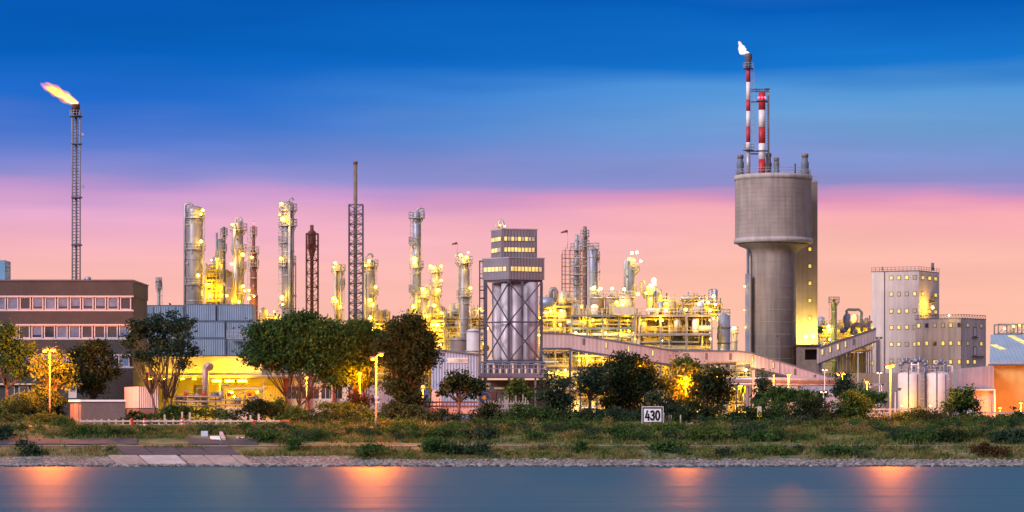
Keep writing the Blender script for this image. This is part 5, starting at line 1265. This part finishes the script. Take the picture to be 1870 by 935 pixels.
street_lamp(1635, 716, 340, [(8, -4)], 'short bent unlit lamp post in front of the left white silo', UL, GLASS, DIRTYW, .16, GZ, 'lamp_mast')
street_lamp(1504, 716, 352, [(-4, 0), (4, 0)], 'twin stalk lamp with a pink top above the dark bushes', UL, MATS['pink_lamp'], DIRTYW, .12, GZ, 'lamp_mast')

# ================================================================ trees and shrubs
DARK = leafmat('dark_leaves', (.014, .028, .015), (.048, .072, .028), (.09, .115, .04))
MID = leafmat('mid_green_leaves', (.022, .062, .020), (.070, .140, .038), (.125, .18, .06))
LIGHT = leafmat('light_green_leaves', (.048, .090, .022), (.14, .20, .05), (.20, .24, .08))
BLUEG = leafmat('blue_green_leaves', (.017, .040, .026), (.050, .088, .052), (.09, .13, .075))
def foliage(ells, n_cl, per, size, spread, up=.5):
    """ells: list of (x,y,z,rx,ry,rz); returns vertex, face arrays of small leaf faces in clusters"""
    extra = []
    for e in ells:          # ragged outline: small clumps budding from each lobe
        for j in range(4):
            a_, b__ = random.uniform(0, 6.28), random.uniform(-.5, 1.2); q = random.uniform(.25, .45)
            extra.append((e[0] + e[3] * .95 * math.cos(a_) * math.cos(b__), e[1] + e[4] * .9 * math.sin(a_) * math.cos(b__), e[2] + e[5] * .95 * math.sin(b__), e[3] * q, e[4] * q, e[5] * q))
    E = np.array(list(ells) + extra, float); vol = (E[:, 3] * E[:, 4] * E[:, 5]) ** .75; pk = RNG.choice(len(E), n_cl, p=vol / vol.sum())
    d = RNG.normal(size=(n_cl, 3)); d /= np.linalg.norm(d, axis=1)[:, None]; rad = RNG.random(n_cl) ** .42
    cc = E[pk, :3] + d * rad[:, None] * E[pk, 3:]
    per_ = RNG.integers(int(per * .5), int(per * 1.5), n_cl); idx = np.repeat(np.arange(n_cl), per_); n = len(idx)
    sp = RNG.uniform(.6, 1.4, n_cl)[idx][:, None] * spread
    c = cc[idx] + RNG.normal(size=(n, 3)) * sp * np.array([1, 1, .62])
    nr = RNG.normal(size=(n, 3)) + np.array([0, -.15, up]); nr /= np.linalg.norm(nr, axis=1)[:, None]
    a = np.cross(nr, RNG.normal(size=(n, 3))); a /= np.linalg.norm(a, axis=1)[:, None]; b = np.cross(nr, a)
    s_ = (size * RNG.uniform(.6, 1.35, n))[:, None]
    V = np.stack([c - a * s_ * .5, c + b * s_ * .32, c + a * s_ * .55, c - b * s_ * .32], 1).reshape(-1, 3)
    Fc = np.arange(n * 4).reshape(-1, 4); return V, Fc
def leaf_obj(name, V, Fc, m, parent=None, base=None):
    off = np.array(root_of(parent).location if parent else base)
    me = bpy.data.meshes.new(name); V = V - off
    me.vertices.add(len(V)); me.vertices.foreach_set('co', V.astype(np.float32).ravel())
    me.loops.add(Fc.size); me.loops.foreach_set('vertex_index', Fc.astype(np.int32).ravel())
    me.polygons.add(len(Fc)); me.polygons.foreach_set('loop_start', np.arange(0, Fc.size, 4, dtype=np.int32))
    try: me.polygons.foreach_set('loop_total', np.full(len(Fc), 4, np.int32))
    except Exception: pass
    me.update(calc_edges=True); me.materials.append(m)
    o = bpy.data.objects.new(name, me); COL.objects.link(o)
    if parent: o.parent = parent
    else: o.location = Vector(off)
    return o
def tree(label, base_px, Y, lobes, m, dens=1.0, stems=1, size=.34, group=None, lean=0, name='tree', trunk_r=.22, spread=.5, depth=.8, zb=None, bare=0):
    """lobes = [(px,row,half width px,half height px)] of the crown as read off the photo"""
    s_ = Y / F; zb = bank(PX(base_px, Y), Y) if zb is None else zb
    t_ = thing(name, label, 'tree', base_px, Y, zb, group); ells = []
    for px, row, hw, hh in lobes:
        ells.append((PX(px, Y), Y + random.uniform(-.6, .6), PZ(row, Y), hw * s_ * .98, hw * s_ * depth * .9, hh * s_ * .98))
    area = sum(e[3] * e[5] for e in ells)
    V, Fc = foliage(ells, int(area * 19 * dens) + 6, 26, size, spread)
    leaf_obj('crown', V, Fc, m, t_)
    k = MB(); b0 = Vector((PX(base_px, Y), Y, zb - .2))
    for s1 in range(stems):
        off = (s1 - (stems - 1) / 2) * .5
        mine = [e for i, e in enumerate(ells) if i % stems == s1] or ells
        cx_ = sum(e[0] for e in mine) / len(mine); lowz = min(e[2] - e[5] * .5 for e in mine)
        fork = Vector((b0.x + off * 2 + (cx_ - b0.x) * .3, Y, zb + (lowz - zb) * (.75 if stems == 1 else .45)))
        q = trunk_r / stems ** .4
        k.tube([b0 + Vector((off * .5, 0, 0)), b0 + Vector((off, 0, .5)), (b0 + Vector((off, 0, 0)) + fork) / 2 + Vector((random.uniform(-.12, .12), 0, 0)), fork], [q * 1.5, q * 1.05, q * .9, q * .78], 9)
        for e in mine:
            for j in range(3):
                tip = Vector((e[0] + random.uniform(-.6, .6) * e[3], e[1] + random.uniform(-.5, .5) * e[4], e[2] + random.uniform(-.2, .75) * e[5]))
                mid = fork * .5 + tip * .5 + Vector((random.uniform(-.35, .35), random.uniform(-.3, .3), -.25))
                k.tube([fork - Vector((0, 0, .15)), mid, tip], [q * (.55 if j else .7), q * .36, q * .1], 6)
                for i2 in range(3):
                    t2 = tip * .6 + mid * .4 + Vector((random.uniform(-.9, .9), random.uniform(-.6, .6), random.uniform(-.2, .9))) * e[3] * .4
                    k.tube([mid * .7 + tip * .3, t2], [q * .22, q * .05], 4)
    k.build('trunk', BARK, t_); return t_
def shrub(label, lobes, Y, m, dens=1.0, size=.24, group=None, name='shrub', spread=.3, depth=.8):
    if Y < 312:      # on the slope: stand where the ground meets the foot of the bush
        foot = max(r_ + h2 * .8 for _, r_, _, h2 in lobes); px0 = lobes[0][0]
        Y = min((abs(HY + (HC - bank(PX(px0, q), q)) * F / q - foot), q) for q in [284 + .25 * i for i in range(130)])[1]
    s_ = Y / F; ells = []
    for px, row, hw, hh in lobes: ells.append((PX(px, Y), Y, PZ(row, Y), hw * s_ * 1.05, max(.5, hw * s_ * depth * .8), hh * s_ * 1.08))
    area = sum(e[3] * e[5] for e in ells); V, Fc = foliage(ells, int(area * 30 * dens) + 8, 26, size, spread, .4)
    x_ = ells[0][0]; o = leaf_obj(name, V, Fc, m, base=(x_, Y, bank(x_, Y)))
    return tag(o, label, 'shrub', group)
tree('leafy orange lit tree cut off by the left edge', 8, 327, [(10, 620, 26, 26), (35, 645, 26, 24), (5, 655, 22, 28), (40, 678, 22, 18)], MID, 1.0, zb=GZ)
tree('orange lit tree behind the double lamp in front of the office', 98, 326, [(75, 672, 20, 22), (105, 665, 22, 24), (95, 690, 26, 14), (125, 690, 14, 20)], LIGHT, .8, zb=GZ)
tree('dark dense tree before the office, right of the orange lit one', 172, 334, [(150, 655, 26, 24), (180, 645, 28, 22), (165, 685, 34, 22), (197, 675, 18, 20), (170, 705, 22, 14)], DARK, 1.1, zb=GZ)
tree('airy forked tree with a bare visible trunk before the yellow building', 297, 324, [(258, 604, 26, 24), (305, 590, 38, 18), (338, 592, 14, 12), (250, 648, 22, 12), (292, 638, 30, 14), (345, 640, 24, 13), (330, 612, 16, 16), (330, 668, 14, 8), (275, 665, 14, 8), (285, 612, 26, 20), (318, 640, 22, 14), (240, 625, 14, 12)], BLUEG, .85, stems=3, trunk_r=.26, zb=None, spread=.38)
tree('biggest broad tree with many trunks right of the yellow building', 540, 326, [(500, 625, 44, 36), (545, 605, 46, 32), (590, 612, 44, 34), (470, 655, 36, 18), (530, 655, 44, 26), (585, 660, 40, 30), (620, 640, 28, 36), (605, 690, 24, 14), (500, 600, 20, 16), (555, 582, 26, 12), (560, 640, 40, 24)], MID, 1.5, stems=3, zb=GZ)
tree('tree with orange lit underside between the big broad tree and the lamp', 660, 330, [(640, 620, 30, 26), (672, 612, 26, 20), (650, 660, 34, 26), (615, 690, 30, 20), (690, 640, 16, 24), (660, 695, 22, 16), (652, 600, 20, 12)], MID, 1.3, stems=2, zb=GZ)
tree('tall dark rounded tree right of the double lamp', 738, 325, [(735, 610, 36, 32), (765, 630, 32, 34), (715, 640, 28, 30), (745, 660, 42, 30), (785, 650, 16, 22), (735, 700, 34, 24), (750, 735, 24, 18), (755, 592, 20, 16), (705, 625, 16, 20)], DARK, 1.6, zb=None)
tree('small umbrella shaped tree on a thin stem before the blue shed', 838, 318, [(838, 702, 34, 18), (815, 712, 22, 14), (862, 712, 20, 13), (840, 688, 20, 14)], DARK, 1.1, trunk_r=.2, zb=None, spread=.4)
tree('small light green tree under the cooler rack', 950, 330, [(945, 706, 18, 15), (960, 720, 14, 14), (935, 722, 13, 12)], LIGHT, .9, trunk_r=.12, zb=GZ, spread=.35)
tree('dark bluish tree left of the tall umbrella tree, behind the shrubs', 1018, 322, [(1015, 705, 26, 22), (1005, 725, 22, 16), (1030, 735, 18, 18), (1020, 755, 16, 14)], BLUEG, 1.0, zb=None)
tree('bluish green tree with a slim trunk between two darker trees', 1075, 324, [(1085, 682, 24, 20), (1070, 700, 22, 16), (1095, 705, 20, 20)], BLUEG, 1.0, zb=None)
tree('broad dark tree speckled orange, left of the kilometre board', 1140, 328, [(1135, 668, 28, 24), (1165, 682, 32, 26), (1120, 690, 26, 26), (1150, 715, 42, 24), (1190, 700, 22, 24), (1120, 745, 24, 20), (1165, 745, 28, 18)], DARK, 1.1, stems=2, zb=None)
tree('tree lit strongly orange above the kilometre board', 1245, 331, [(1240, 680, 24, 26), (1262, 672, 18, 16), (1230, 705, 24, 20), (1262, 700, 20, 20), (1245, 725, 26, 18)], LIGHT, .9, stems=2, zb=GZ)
tree('dark tree with a rounded crown right of the orange lit tree', 1302, 326, [(1300, 695, 28, 26), (1318, 715, 20, 24), (1285, 720, 22, 22), (1312, 742, 16, 14)], DARK, 1.1, stems=2, zb=None)
tree('narrow dark green tree beside the pale concrete post', 1393, 395, [(1393, 695, 12, 18), (1395, 715, 17, 20), (1385, 730, 12, 12)], BLUEG, 1.1, trunk_r=.14, zb=GZ, spread=.35)
tree('spiky dark conifer like tree below the double orange lamp', 1545, 372, [(1545, 690, 8, 10), (1545, 704, 18, 12), (1550, 718, 26, 13), (1532, 712, 12, 10)], BLUEG, 1.1, trunk_r=.14, zb=GZ, spread=.35)
tree('small round tree with a short stem before the grey annex', 1757, 322, [(1755, 728, 28, 15), (1740, 742, 20, 10), (1772, 742, 20, 10), (1758, 716, 14, 9)], MID, 1.2, trunk_r=.13, zb=None, spread=.34)
# shrubs on the plateau
S = shrub
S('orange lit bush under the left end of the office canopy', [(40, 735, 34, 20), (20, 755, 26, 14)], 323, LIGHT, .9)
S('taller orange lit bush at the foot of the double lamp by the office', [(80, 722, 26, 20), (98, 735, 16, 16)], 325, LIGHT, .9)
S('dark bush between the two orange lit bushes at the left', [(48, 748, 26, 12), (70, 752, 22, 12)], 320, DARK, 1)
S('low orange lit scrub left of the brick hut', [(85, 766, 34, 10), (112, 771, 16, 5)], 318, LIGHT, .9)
S('dark scrub right behind the double lamp by the office', [(106, 746, 16, 18)], 327, DARK, .9)
S('green bush at the foot of the white container plinth', [(245, 760, 14, 8), (275, 762, 18, 7)], 322, MID, .9)
S('low hedge below the forked tree along the fence', [(320, 756, 24, 12), (352, 756, 20, 10), (310, 748, 12, 10)], 323, MID, 1)
S('yellow lit scrub before the low cream wall', [(385, 752, 22, 9), (415, 758, 22, 8)], 324, LIGHT, .8)
S('round dark bush before the yellow corrugated wall', [(470, 748, 32, 20)], 320, DARK, 1.4)
S('yellowish bush right of the round dark bush', [(505, 748, 20, 18), (520, 760, 14, 14)], 322, LIGHT, 1)
S('long orange brown hedge under the big broad tree', [(545, 762, 28, 16), (520, 768, 18, 10)], 318, LIGHT, 1)
S('orange topped hedge left of the street lamp on the bank', [(605, 757, 36, 20), (645, 758, 34, 18)], 317, LIGHT, 1.1)
S('dark hedge foot under the orange topped hedge', [(625, 770, 46, 10), (590, 768, 20, 10)], 315, DARK, 1.1)
S('reddish brown bush between the tree trunks behind the lamp', [(660, 735, 26, 14), (640, 742, 16, 10)], 323, leafmat('brown_leaves', (.04, .022, .012), (.10, .055, .025)), 1)
S('dark thicket right of the street lamp on the bank', [(720, 757, 30, 20), (750, 760, 26, 18)], 317, BLUEG, 1.1)
S('dark low thicket before the pink wall', [(810, 762, 26, 12), (785, 766, 18, 10)], 316, BLUEG, 1.1)
S('leafy dark shrub below the wooden stakes', [(890, 752, 20, 14), (905, 765, 24, 10)], 317, DARK, 1)
S('broad green hedge right of the wooden stakes', [(960, 757, 32, 16), (990, 762, 28, 14), (935, 766, 18, 10)], 316, MID, 1.1)
S('dark undergrowth thicket under the bluish trees', [(1045, 768, 32, 14), (1080, 764, 26, 16)], 317, DARK, 1.1)
S('dark thicket left of the kilometre board', [(1120, 765, 30, 16), (1150, 768, 26, 14)], 316, BLUEG, 1.1)
S('dark thicket behind the kilometre board', [(1205, 745, 28, 26), (1235, 752, 22, 24)], 318, BLUEG, 1.1)
S('dark thicket right of the kilometre board behind the stakes', [(1270, 755, 26, 20), (1290, 765, 20, 14)], 316, DARK, 1.1)
S('low dark bush left of the yellow mooring sign', [(1345, 768, 26, 12), (1365, 760, 20, 16)], 316, DARK, 1.1)
S('mid green bush right behind the yellow mooring sign', [(1405, 762, 22, 18), (1390, 745, 16, 16)], 318, MID, 1)
S('large very dark round bush right of the mooring sign', [(1485, 755, 31, 24), (1490, 738, 16, 10)], 317, DARK, 1.5)
S('large round bush with a yellow lit top left of the street lamp', [(1550, 745, 34, 26), (1560, 728, 22, 12)], 319, MID, 1.3)
S('long green hedge below the pipe bridge', [(1440, 722, 30, 12), (1475, 724, 30, 10), (1415, 728, 20, 12)], 372, MID, 1.1, size=.34)
S('green bush between the dark round bush and the hedge', [(1425, 745, 24, 12)], 334, MID, 1)
S('dark low bush below the mooring sign to its right', [(1440, 772, 24, 8), (1415, 774, 18, 7)], 315, BLUEG, 1.1)
S('tall green bush behind the pink gate', [(1580, 722, 22, 12), (1600, 730, 14, 12)], 366, MID, 1, size=.3)
S('orange lit scrub at the foot of the street lamp by the silos', [(1610, 772, 26, 9), (1640, 766, 22, 12)], 320, LIGHT, 1)
S('orange lit tall scrub below the bent lamp post', [(1680, 758, 22, 12), (1665, 768, 18, 10)], 323, LIGHT, 1)
S('orange lit scrub left of the small round tree', [(1705, 772, 26, 8)], 319, LIGHT, 1)
S('orange lit scrub under the small round tree', [(1765, 775, 28, 8), (1800, 774, 22, 8)], 320, LIGHT, 1)
S('dark bush cut off by the right edge', [(1866, 770, 18, 14)], 318, DARK, 1.2)
S('dim green scrub near the right edge', [(1825, 780, 26, 9)], 315, BLUEG, 1.1)
# shrubs on the bank slope
S('dark green shrub at the left edge of the bank', [(8, 790, 18, 10), (-8, 795, 16, 10)], 306, BLUEG, 1.2)
S('dark green shrub by the water at the far left', [(46, 818, 16, 14), (60, 826, 14, 8)], 292, BLUEG, 1.3)
S('grey green shrub on the slope below the brick hut', [(158, 788, 20, 9)], 307, MID, 1)
S('grey green shrub on the slope below the hut right corner', [(205, 790, 18, 8)], 306, MID, 1)
S('small green shrub below the wooden fence, near its left third', [(272, 786, 14, 7)], 308, MID, 1)
S('green shrub on the slope below the right end of the fence', [(470, 795, 26, 9), (495, 798, 22, 9)], 304, MID, 1)
S('small upright shrub at the path near the fence end', [(537, 816, 9, 12)], 292, MID, 1.3)
S('pair of small shrubs growing on the stone setts below the lamp', [(669, 826, 11, 13), (684, 818, 9, 9)], 289.5, MID, 1.3)
S('bright green round shrub on the slope right of the lamp', [(738, 786, 26, 13)], 307, LIGHT, 1.4)
S('bright green shrub low on the slope, left of the grey green one', [(795, 814, 24, 15), (815, 822, 14, 10)], 292.5, MID, 1.5)
S('grey green spreading shrub low by the water', [(855, 822, 34, 12), (880, 820, 14, 12)], 291.5, BLUEG, 1.3)
S('green shrub on the slope below the pink wall', [(810, 790, 28, 11)], 304, MID, 1)
S('green shrub on the slope below the wooden stakes', [(880, 794, 28, 10)], 303, BLUEG, 1)
S('green shrub on the slope below the green hedge', [(980, 796, 26, 10)], 303, MID, 1)
S('low green shrub by the path in the middle of the bank', [(1060, 818, 12, 10)], 292, MID, 1.2)
S('green shrub on the slope left of the kilometre board', [(1130, 790, 28, 11)], 304, MID, 1.1)
S('bright green shrub right below the kilometre board', [(1205, 786, 22, 9), (1225, 782, 14, 9)], 307, LIGHT, 1.1)
S('long green shrub on the slope right of the short rail fence', [(1300, 790, 36, 11), (1270, 796, 24, 9)], 304, LIGHT, 1.1)
S('green reedy shrub by the path below the short rail fence', [(1200, 818, 22, 8), (1230, 815, 22, 9)], 293, MID, 1.2)
S('green shrub on the slope below the mooring sign', [(1390, 796, 34, 10)], 303, MID, 1.1)
S('long reedy green shrub by the path below the mooring sign', [(1400, 822, 30, 10), (1425, 824, 24, 8)], 292, LIGHT, 1.2)
S('dark green shrub by the water below the rail fence', [(1322, 828, 14, 7)], 290.5, BLUEG, 1.2)
S('green shrub by the path below the pink gate', [(1520, 822, 24, 10), (1545, 826, 18, 7)], 292, MID, 1.2)
S('dark green shrub on the slope right of the pink gate', [(1660, 800, 32, 10), (1690, 798, 26, 11)], 302, MID, 1.1)
S('very dark shrub on the slope towards the right', [(1735, 798, 30, 12)], 303, DARK, 1.2)
S('brownish shrub by the path towards the right', [(1800, 822, 26, 9), (1830, 828, 14, 8)], 292, MATS['brown_leaves'], 1.1)
S('dark shrub on the slope at the right edge', [(1835, 800, 28, 11), (1862, 798, 20, 12)], 302, BLUEG, 1.1)

# unbroken scrub covering the upper bank and the edge of the works
def scrub(name, m, bands, n_, rad, size):
    V_, n0, ells = [], 0, []
    wts = np.array([b_[4] for b_ in bands], float); wts /= wts.sum()
    for i in RNG.choice(len(bands), n_, p=wts):
        a, b_, y0, y1, _, hs = bands[i]; Y = random.uniform(y0, y1); x = PX(random.uniform(a, b_), Y)
        if noise.noise(Vector((x * .09, Y * .16, 17))) < random.uniform(-.35, .12): continue
        q = random.uniform(.5, 1.25) * rad * hs; ells.append((x, Y, bank(x, Y) + q * .35, q * random.uniform(1, 1.9), q, q * random.uniform(.5, .85)))
    V, Fc = foliage(ells, len(ells) * 16, 15, size, .22, .5); o = leaf_obj(name, V, Fc, m, base=(0, 0, 0)); o['kind'] = 'stuff'
BANDS = [(-260, 140, 303, 312, 2, 1), (140, 520, 303, 308, 2, .8), (470, 2120, 300, 312, 14, 1.1), (640, 2120, 287.8, 293, 3.6, .7), (-260, 210, 290, 293, .9, .6)]
scrub('bank_scrub', MID, BANDS, 640, .75, .2)
scrub('bank_scrub', BLUEG, BANDS, 330, .75, .2)
scrub('pale_weeds', leafmat('pale_weeds', (.12, .12, .04), (.26, .23, .09), (.34, .28, .12), .25), BANDS, 420, .55, .15)
EDGE = [(-260, 140, 316, 322, 2, 1), (140, 520, 318, 324, 1.4, .75), (520, 2120, 314.5, 322, 11, 1.35)]
scrub('undergrowth', DARK, EDGE, 230, 1.0, .24)
scrub('undergrowth', MID, EDGE, 230, .85, .24)
# ================================================================ signs, fences, small things on the bank
kb = thing('kilometre_board', 'white board with black border reading 430 on the river bank', 'sign', 1192, 312, bank(PX(1192, 312), 312))
Y = 311.6
k = MB(); k.pbox(1173, 1210.5, 743.5, 773.5, Y, .12); k.build('board', BLACK, kb)
k = MB(); k.pbox(1175.8, 1207.8, 746.5, 770.5, Y - .025, .02); k.build('face', WHITE, kb)
k = MB()
for a, b_, c_, d_ in ((1172, 1211.5, 742.3, 743.5), (1172, 1211.5, 773.5, 774.7), (1172, 1173, 743.5, 773.5), (1210.5, 1211.5, 743.5, 773.5)): k.pbox(a, b_, c_, d_, Y - .02, .14)
k.build('rim', WHITE, kb)
# digits cut from bars and rings in the style of road lettering
DG = BLACK
def dpt(px, row): return Vector((PX(px, Y), Y - .045, PZ(row, Y)))
def stroke(pts, w_=.19):
    k = MB()
    for p_, q in zip(pts, pts[1:]):
        p_, q = dpt(*p_), dpt(*q); d = (q - p_).normalized(); u = Vector((-d.z, 0, d.x)) * w_ / 2; e = d * w_ * .45
        k.prism([p_ - u - e, p_ + u - e, q + u + e, q - u + e], (0, .018, 0)); 
    return k
def arcpts(cx_, cy_, rx, ry, a0, a1, n_=12): return [(cx_ + rx * math.cos(a0 + (a1 - a0) * i / n_), cy_ - ry * math.sin(a0 + (a1 - a0) * i / n_)) for i in range(n_ + 1)]
class _Q: pass
def digit(paths):
    k = MB()
    for pp in paths:
        q = stroke(pp); o = len(k.v); k.v += q.v
        for f in q.f: k.face([i + o for i in f])
    k.build('digit', DG, kb)
digit([[(1182.2, 750.5), (1179, 762.3), (1186, 762.3)], [(1184.2, 757), (1184.2, 767)]])
digit([arcpts(1191.3, 754.6, 2.7, 3.6, 2.6, -1.5) , arcpts(1191.3, 762.4, 3.1, 4.2, 1.5, -2.6)])
digit([arcpts(1201, 758.6, 3.2, 7.9, 0, 2 * math.pi, 22)])
k = MB()
for a in (1178, 1205): k.pbox(a, a + 2, 774.7, 790, Y + .02, .12)
k.build('post', DIRTYW, kb)
ms = thing('mooring_sign', 'narrow post sign, white above a yellow plate with a black ring', 'sign', 1386.5, 312, bank(PX(1386, 312), 312))
k = MB(); k.pbox(1383.4, 1390.5, 742, 749, 312, .06); k.build('upper_plate', DIRTYW, ms)
k = MB(); k.pbox(1383, 1391, 749.6, 761, 312, .06); k.build('yellow_plate', mat('sign_yellow', (.75, .58, .02), .5, 0, .05), ms)
k = MB(); k.tube([P(1387 + 2.3 * math.cos(i * .5236), 755.2 + 3.4 * math.sin(i * .5236), 311.95) for i in range(13)], .07, 5); k.build('ring', BLACK, ms)
k = MB(); k.pbox(1386.3, 1387.7, 761, 785, 312.02, .08); k.build('post', REDP, ms)

def rail_fence(name, label, px0, px1, row_t, row_b, Y, step, rails, m=WOOD, tall=(), group=None, pw=.14, zfix=None, ch='post'):
    t_ = thing(name, label, 'fence', (px0 + px1) / 2, Y, bank(PX((px0 + px1) / 2, Y), Y) if zfix is None else zfix, group)
    a = px0
    while a <= px1 + .01:
        x_ = PX(a, Y); zb = (bank(x_, Y) if zfix is None else zfix) - .1; tt = row_t - random.uniform(0, 1.6)
        k = MB(); k.box(x_ - pw / 2, x_ + pw / 2, Y, Y + pw, zb, max(zb + .3, PZ(tt, Y))); k.build('post', m, t_); a += step
    for px, row in tall:
        x_ = PX(px, Y); k = MB(); k.box(x_ - pw / 2, x_ + pw / 2, Y + .2, Y + .2 + pw, (bank(x_, Y) if zfix is None else zfix) - .1, PZ(row, Y)); k.build('tall_post', m, t_)
    for row in rails:
        k = MB(); k.beam((PX(px0, Y), Y - .04, PZ(row, Y)), (PX(px1, Y), Y - .04, PZ(row, Y)), .07, .2); k.build('rail', m, t_)
    return t_
rail_fence('wooden_fence', 'long bleached wooden rail fence on the bank below the brick hut', 146, 512, 766.5, 783, 313, 13.1, [769, 776], tall=[(300, 757), (332, 752), (346, 753), (457, 758), (472, 756), (370, 764)], pw=.2)
rail_fence('rail_fence', 'short low pale rail fence right of the kilometre board', 1213, 1266, 772, 783, 312.5, 10, [774.5, 780], tall=[(1213, 754), (1222, 758), (1226, 758), (1243, 758)])
gt = rail_fence('field_gate', 'small pinkish gate on the bank below the large round bush', 1528, 1580, 776, 795, 309, 13, [779, 784.5, 791], m=mat('pinkish_paint', (.45, .30, .32), .6, 0, .12), pw=.16)
for a in (1542, 1547): 
    k = MB(); k.pbox(a, a + 2.5, 773, 794, 308.9, .16); k.build('gate_post', mat('faded_red_paint', (.42, .12, .14), .6), gt)
rail_fence('wire_fence', 'brown railing fence standing on the pink wall', 758, 872, 733, 745, 327, 6.4, [734.5, 742], m=RUST, zfix=PZ(746, 327), pw=.09)
pw_ = MB(); pw_.pbox(757, 875, 745.5, 757, 326.8, .4); pw_.build('low_wall', mat('pink_render', (.50, .33, .30), .85, 0, .12, .7, streak=.15), base=P(815, 770, 326.8), label='low pink rendered wall below the brown railing', cat='wall')
rail_fence('stake_fence', 'orange lit group of wooden stakes with rails before the low brick building', 886, 966, 733, 755, 325, 5.2, [737, 746], tall=[(912, 728), (928, 726), (942, 722), (955, 720), (960, 726)], zfix=GZ, pw=.12)
rail_fence('road_railing', 'yellow lit railing along the works road below the green hedge', 1412, 1478, 738, 757, 345, 8, [740, 746, 752], m=WOOD, zfix=GZ)
rail_fence('road_railing', 'long orange lit railing in front of the white silos', 1588, 1738, 746, 768, 343, 9, [747.5, 754, 761], m=WOOD, zfix=GZ)
rail_fence('wire_fence', 'thin yellow lit fence before the orange warehouse wall', 1772, 1880, 752, 772, 336, 9, [754, 763], m=STEEL, zfix=GZ, pw=.09)
# red and white marker posts
for px, row, lb in ((131, 762, 'white and mauve marker post left of the brick hut'), (241, 764, 'red marker post behind the wooden fence by the white container'), (264, 764, 'pink marker post right of the red one behind the wooden fence'), (333, 763, 'red and white marker post in the middle of the wooden fence'), (464, 768, 'low red marker post near the right end of the wooden fence'), (1520, 780, 'red and white marker post left of the pink gate'), (1582, 780, 'red and white marker post right of the pink gate')):
    Y = 312.4 if px < 1000 else 309; zb = bank(PX(px, Y), Y); t_ = thing('marker_post', lb, 'marker post', px, Y, zb, 'red and white marker posts')
    zt = PZ(row, Y); red = 'red' in lb.split()[:1] or 'red' in lb; h_ = zt - zb
    for i in range(4):
        k = MB(); k.lathe(PX(px, Y), Y, [(.17 if i < 3 else .2, zb + h_ * i / 4), (.17 if i < 3 else .14, zb + h_ * (i + 1) / 4)], 10)
        k.build('band', (REDP if i % 2 else WHITE) if 'low red' not in lb and 'red marker' != lb[:10] else REDP, t_)
nb = thing('notice_board', 'small pale notice board on legs below the wooden fence', 'sign', 373, 303, bank(PX(373, 303), 303))
k = MB(); k.pbox(367, 379.5, 787, 797, 303, .08); k.build('board', mat('pale_blue_white', (.55, .58, .68), .5), nb)
k = MB()
for a in (368.5, 377): k.pbox(a, a + 1.3, 797, 806, 303.02, .08)
k.build('leg', STEEL, nb)
sw = thing('bank_steps', 'white slab and sloping concrete cheek beside the notice board', 'steps', 395, 302, bank(PX(395, 302), 302))
k = MB(); A, B, C, D = [onbank(*q) for q in ((385, 300.8), (403, 300.8), (401, 302.8), (383, 302.8))]; k.prism([A, B, C, D], (0, 0, .12)); k.build('slab', WHITE, sw)
k = MB(); A, B, C, D = [onbank(*q) for q in ((406, 300.6), (412, 300.6), (406, 304.5), (400, 304.5))]; k.prism([A, B, C, D], (0, 0, .3)); k.build('cheek', CONCL, sw)
for px, Y, lb in ((242, 304.5, 'white sack lying on the slope below the wooden fence'), (440, 301.5, 'pinkish sack lying on the slope below the fence end')):
    k = MB(); c_ = onbank(px, Y)
    k.ball(c_ + Vector((-.25, 0, .12)), .3, (1, .7, .55)); k.ball(c_ + Vector((.25, .05, .12)), .27, (1, .8, .5)); k.build('sack', WHITE if px < 300 else mat('pinkish_sheet', (.55, .40, .45), .6), base=c_, label=lb, cat='sack')
bx = thing('litter_box', 'dark box with an orange striped top at the right end of the wooden fence', 'box', 521, 312, bank(PX(521, 312), 312))
k = MB(); k.pbox(515, 527, 770, 784, 311.6, .9); k.build('body', BROWN, bx)
k = MB(); k.pbox(514, 528, 766.5, 769.8, 311.5, 1.1); k.build('lid', mat('orange_paint', (.45, .12, .03), .6), bx)
bc = thing('yellow_buoy', 'yellow cone shaped buoy with a topmark standing left of the concrete post', 'buoy', 1336, 345)
k = MB(); x_ = PX(1336, 345); k.lathe(x_, 345, [(.42, GZ), (.48, PZ(745, 345)), (.30, PZ(733, 345)), (.14, PZ(727, 345))], 14); k.build('cone', YELP, bc)
k = MB(); k.pbox(1334, 1337.8, 719.5, 727, 344.8, .3); k.build('topmark', YELP, bc)
va = thing('blue_valve', 'round blue hose reel with a yellow hub before the brick building', 'reel', 885, 333)
k = MB(); c_ = P(884, 726, 333); k.tube([c_ + Vector((.5 * math.cos(i * .4488), 0, .5 * math.sin(i * .4488))) for i in range(15)], .16, 7); k.build('ring', BLUEP, va)
k = MB(); k.tube([c_, c_ + Vector((0, -.2, 0))], .22, 10); k.build('hub', YELP, va)
k = MB(); k.pbox(880, 888, 734, 772, 333.1, .2); k.build('stand', STEELB, va)
wk = thing('wind_sock', 'dull red windsock on a pole above the scaffolded column', 'windsock', 1033, 500, PZ(452, 500))
k = MB(); k.tube([P(1036.5, 455, 500), P(1036.5, 421, 500)], .05, 5); k.build('pole', STEEL, wk)
k = MB(); k.tube([P(1036.5, 422, 500), P(1031, 423, 500), P(1024, 425, 500)], [.26, .2, .12], 8); k.build('sock', RUST, wk)
wk2 = thing('wind_sock', 'small red windsock above the wide headed column', 'windsock', 832, 500, PZ(470, 500))
k = MB(); k.tube([P(835, 466, 500), P(835, 444, 500)], .05, 5); k.build('pole', STEEL, wk2)
k = MB(); k.tube([P(835, 444, 500), P(825, 446, 500)], [.24, .12], 8); k.build('sock', RUST, wk2)
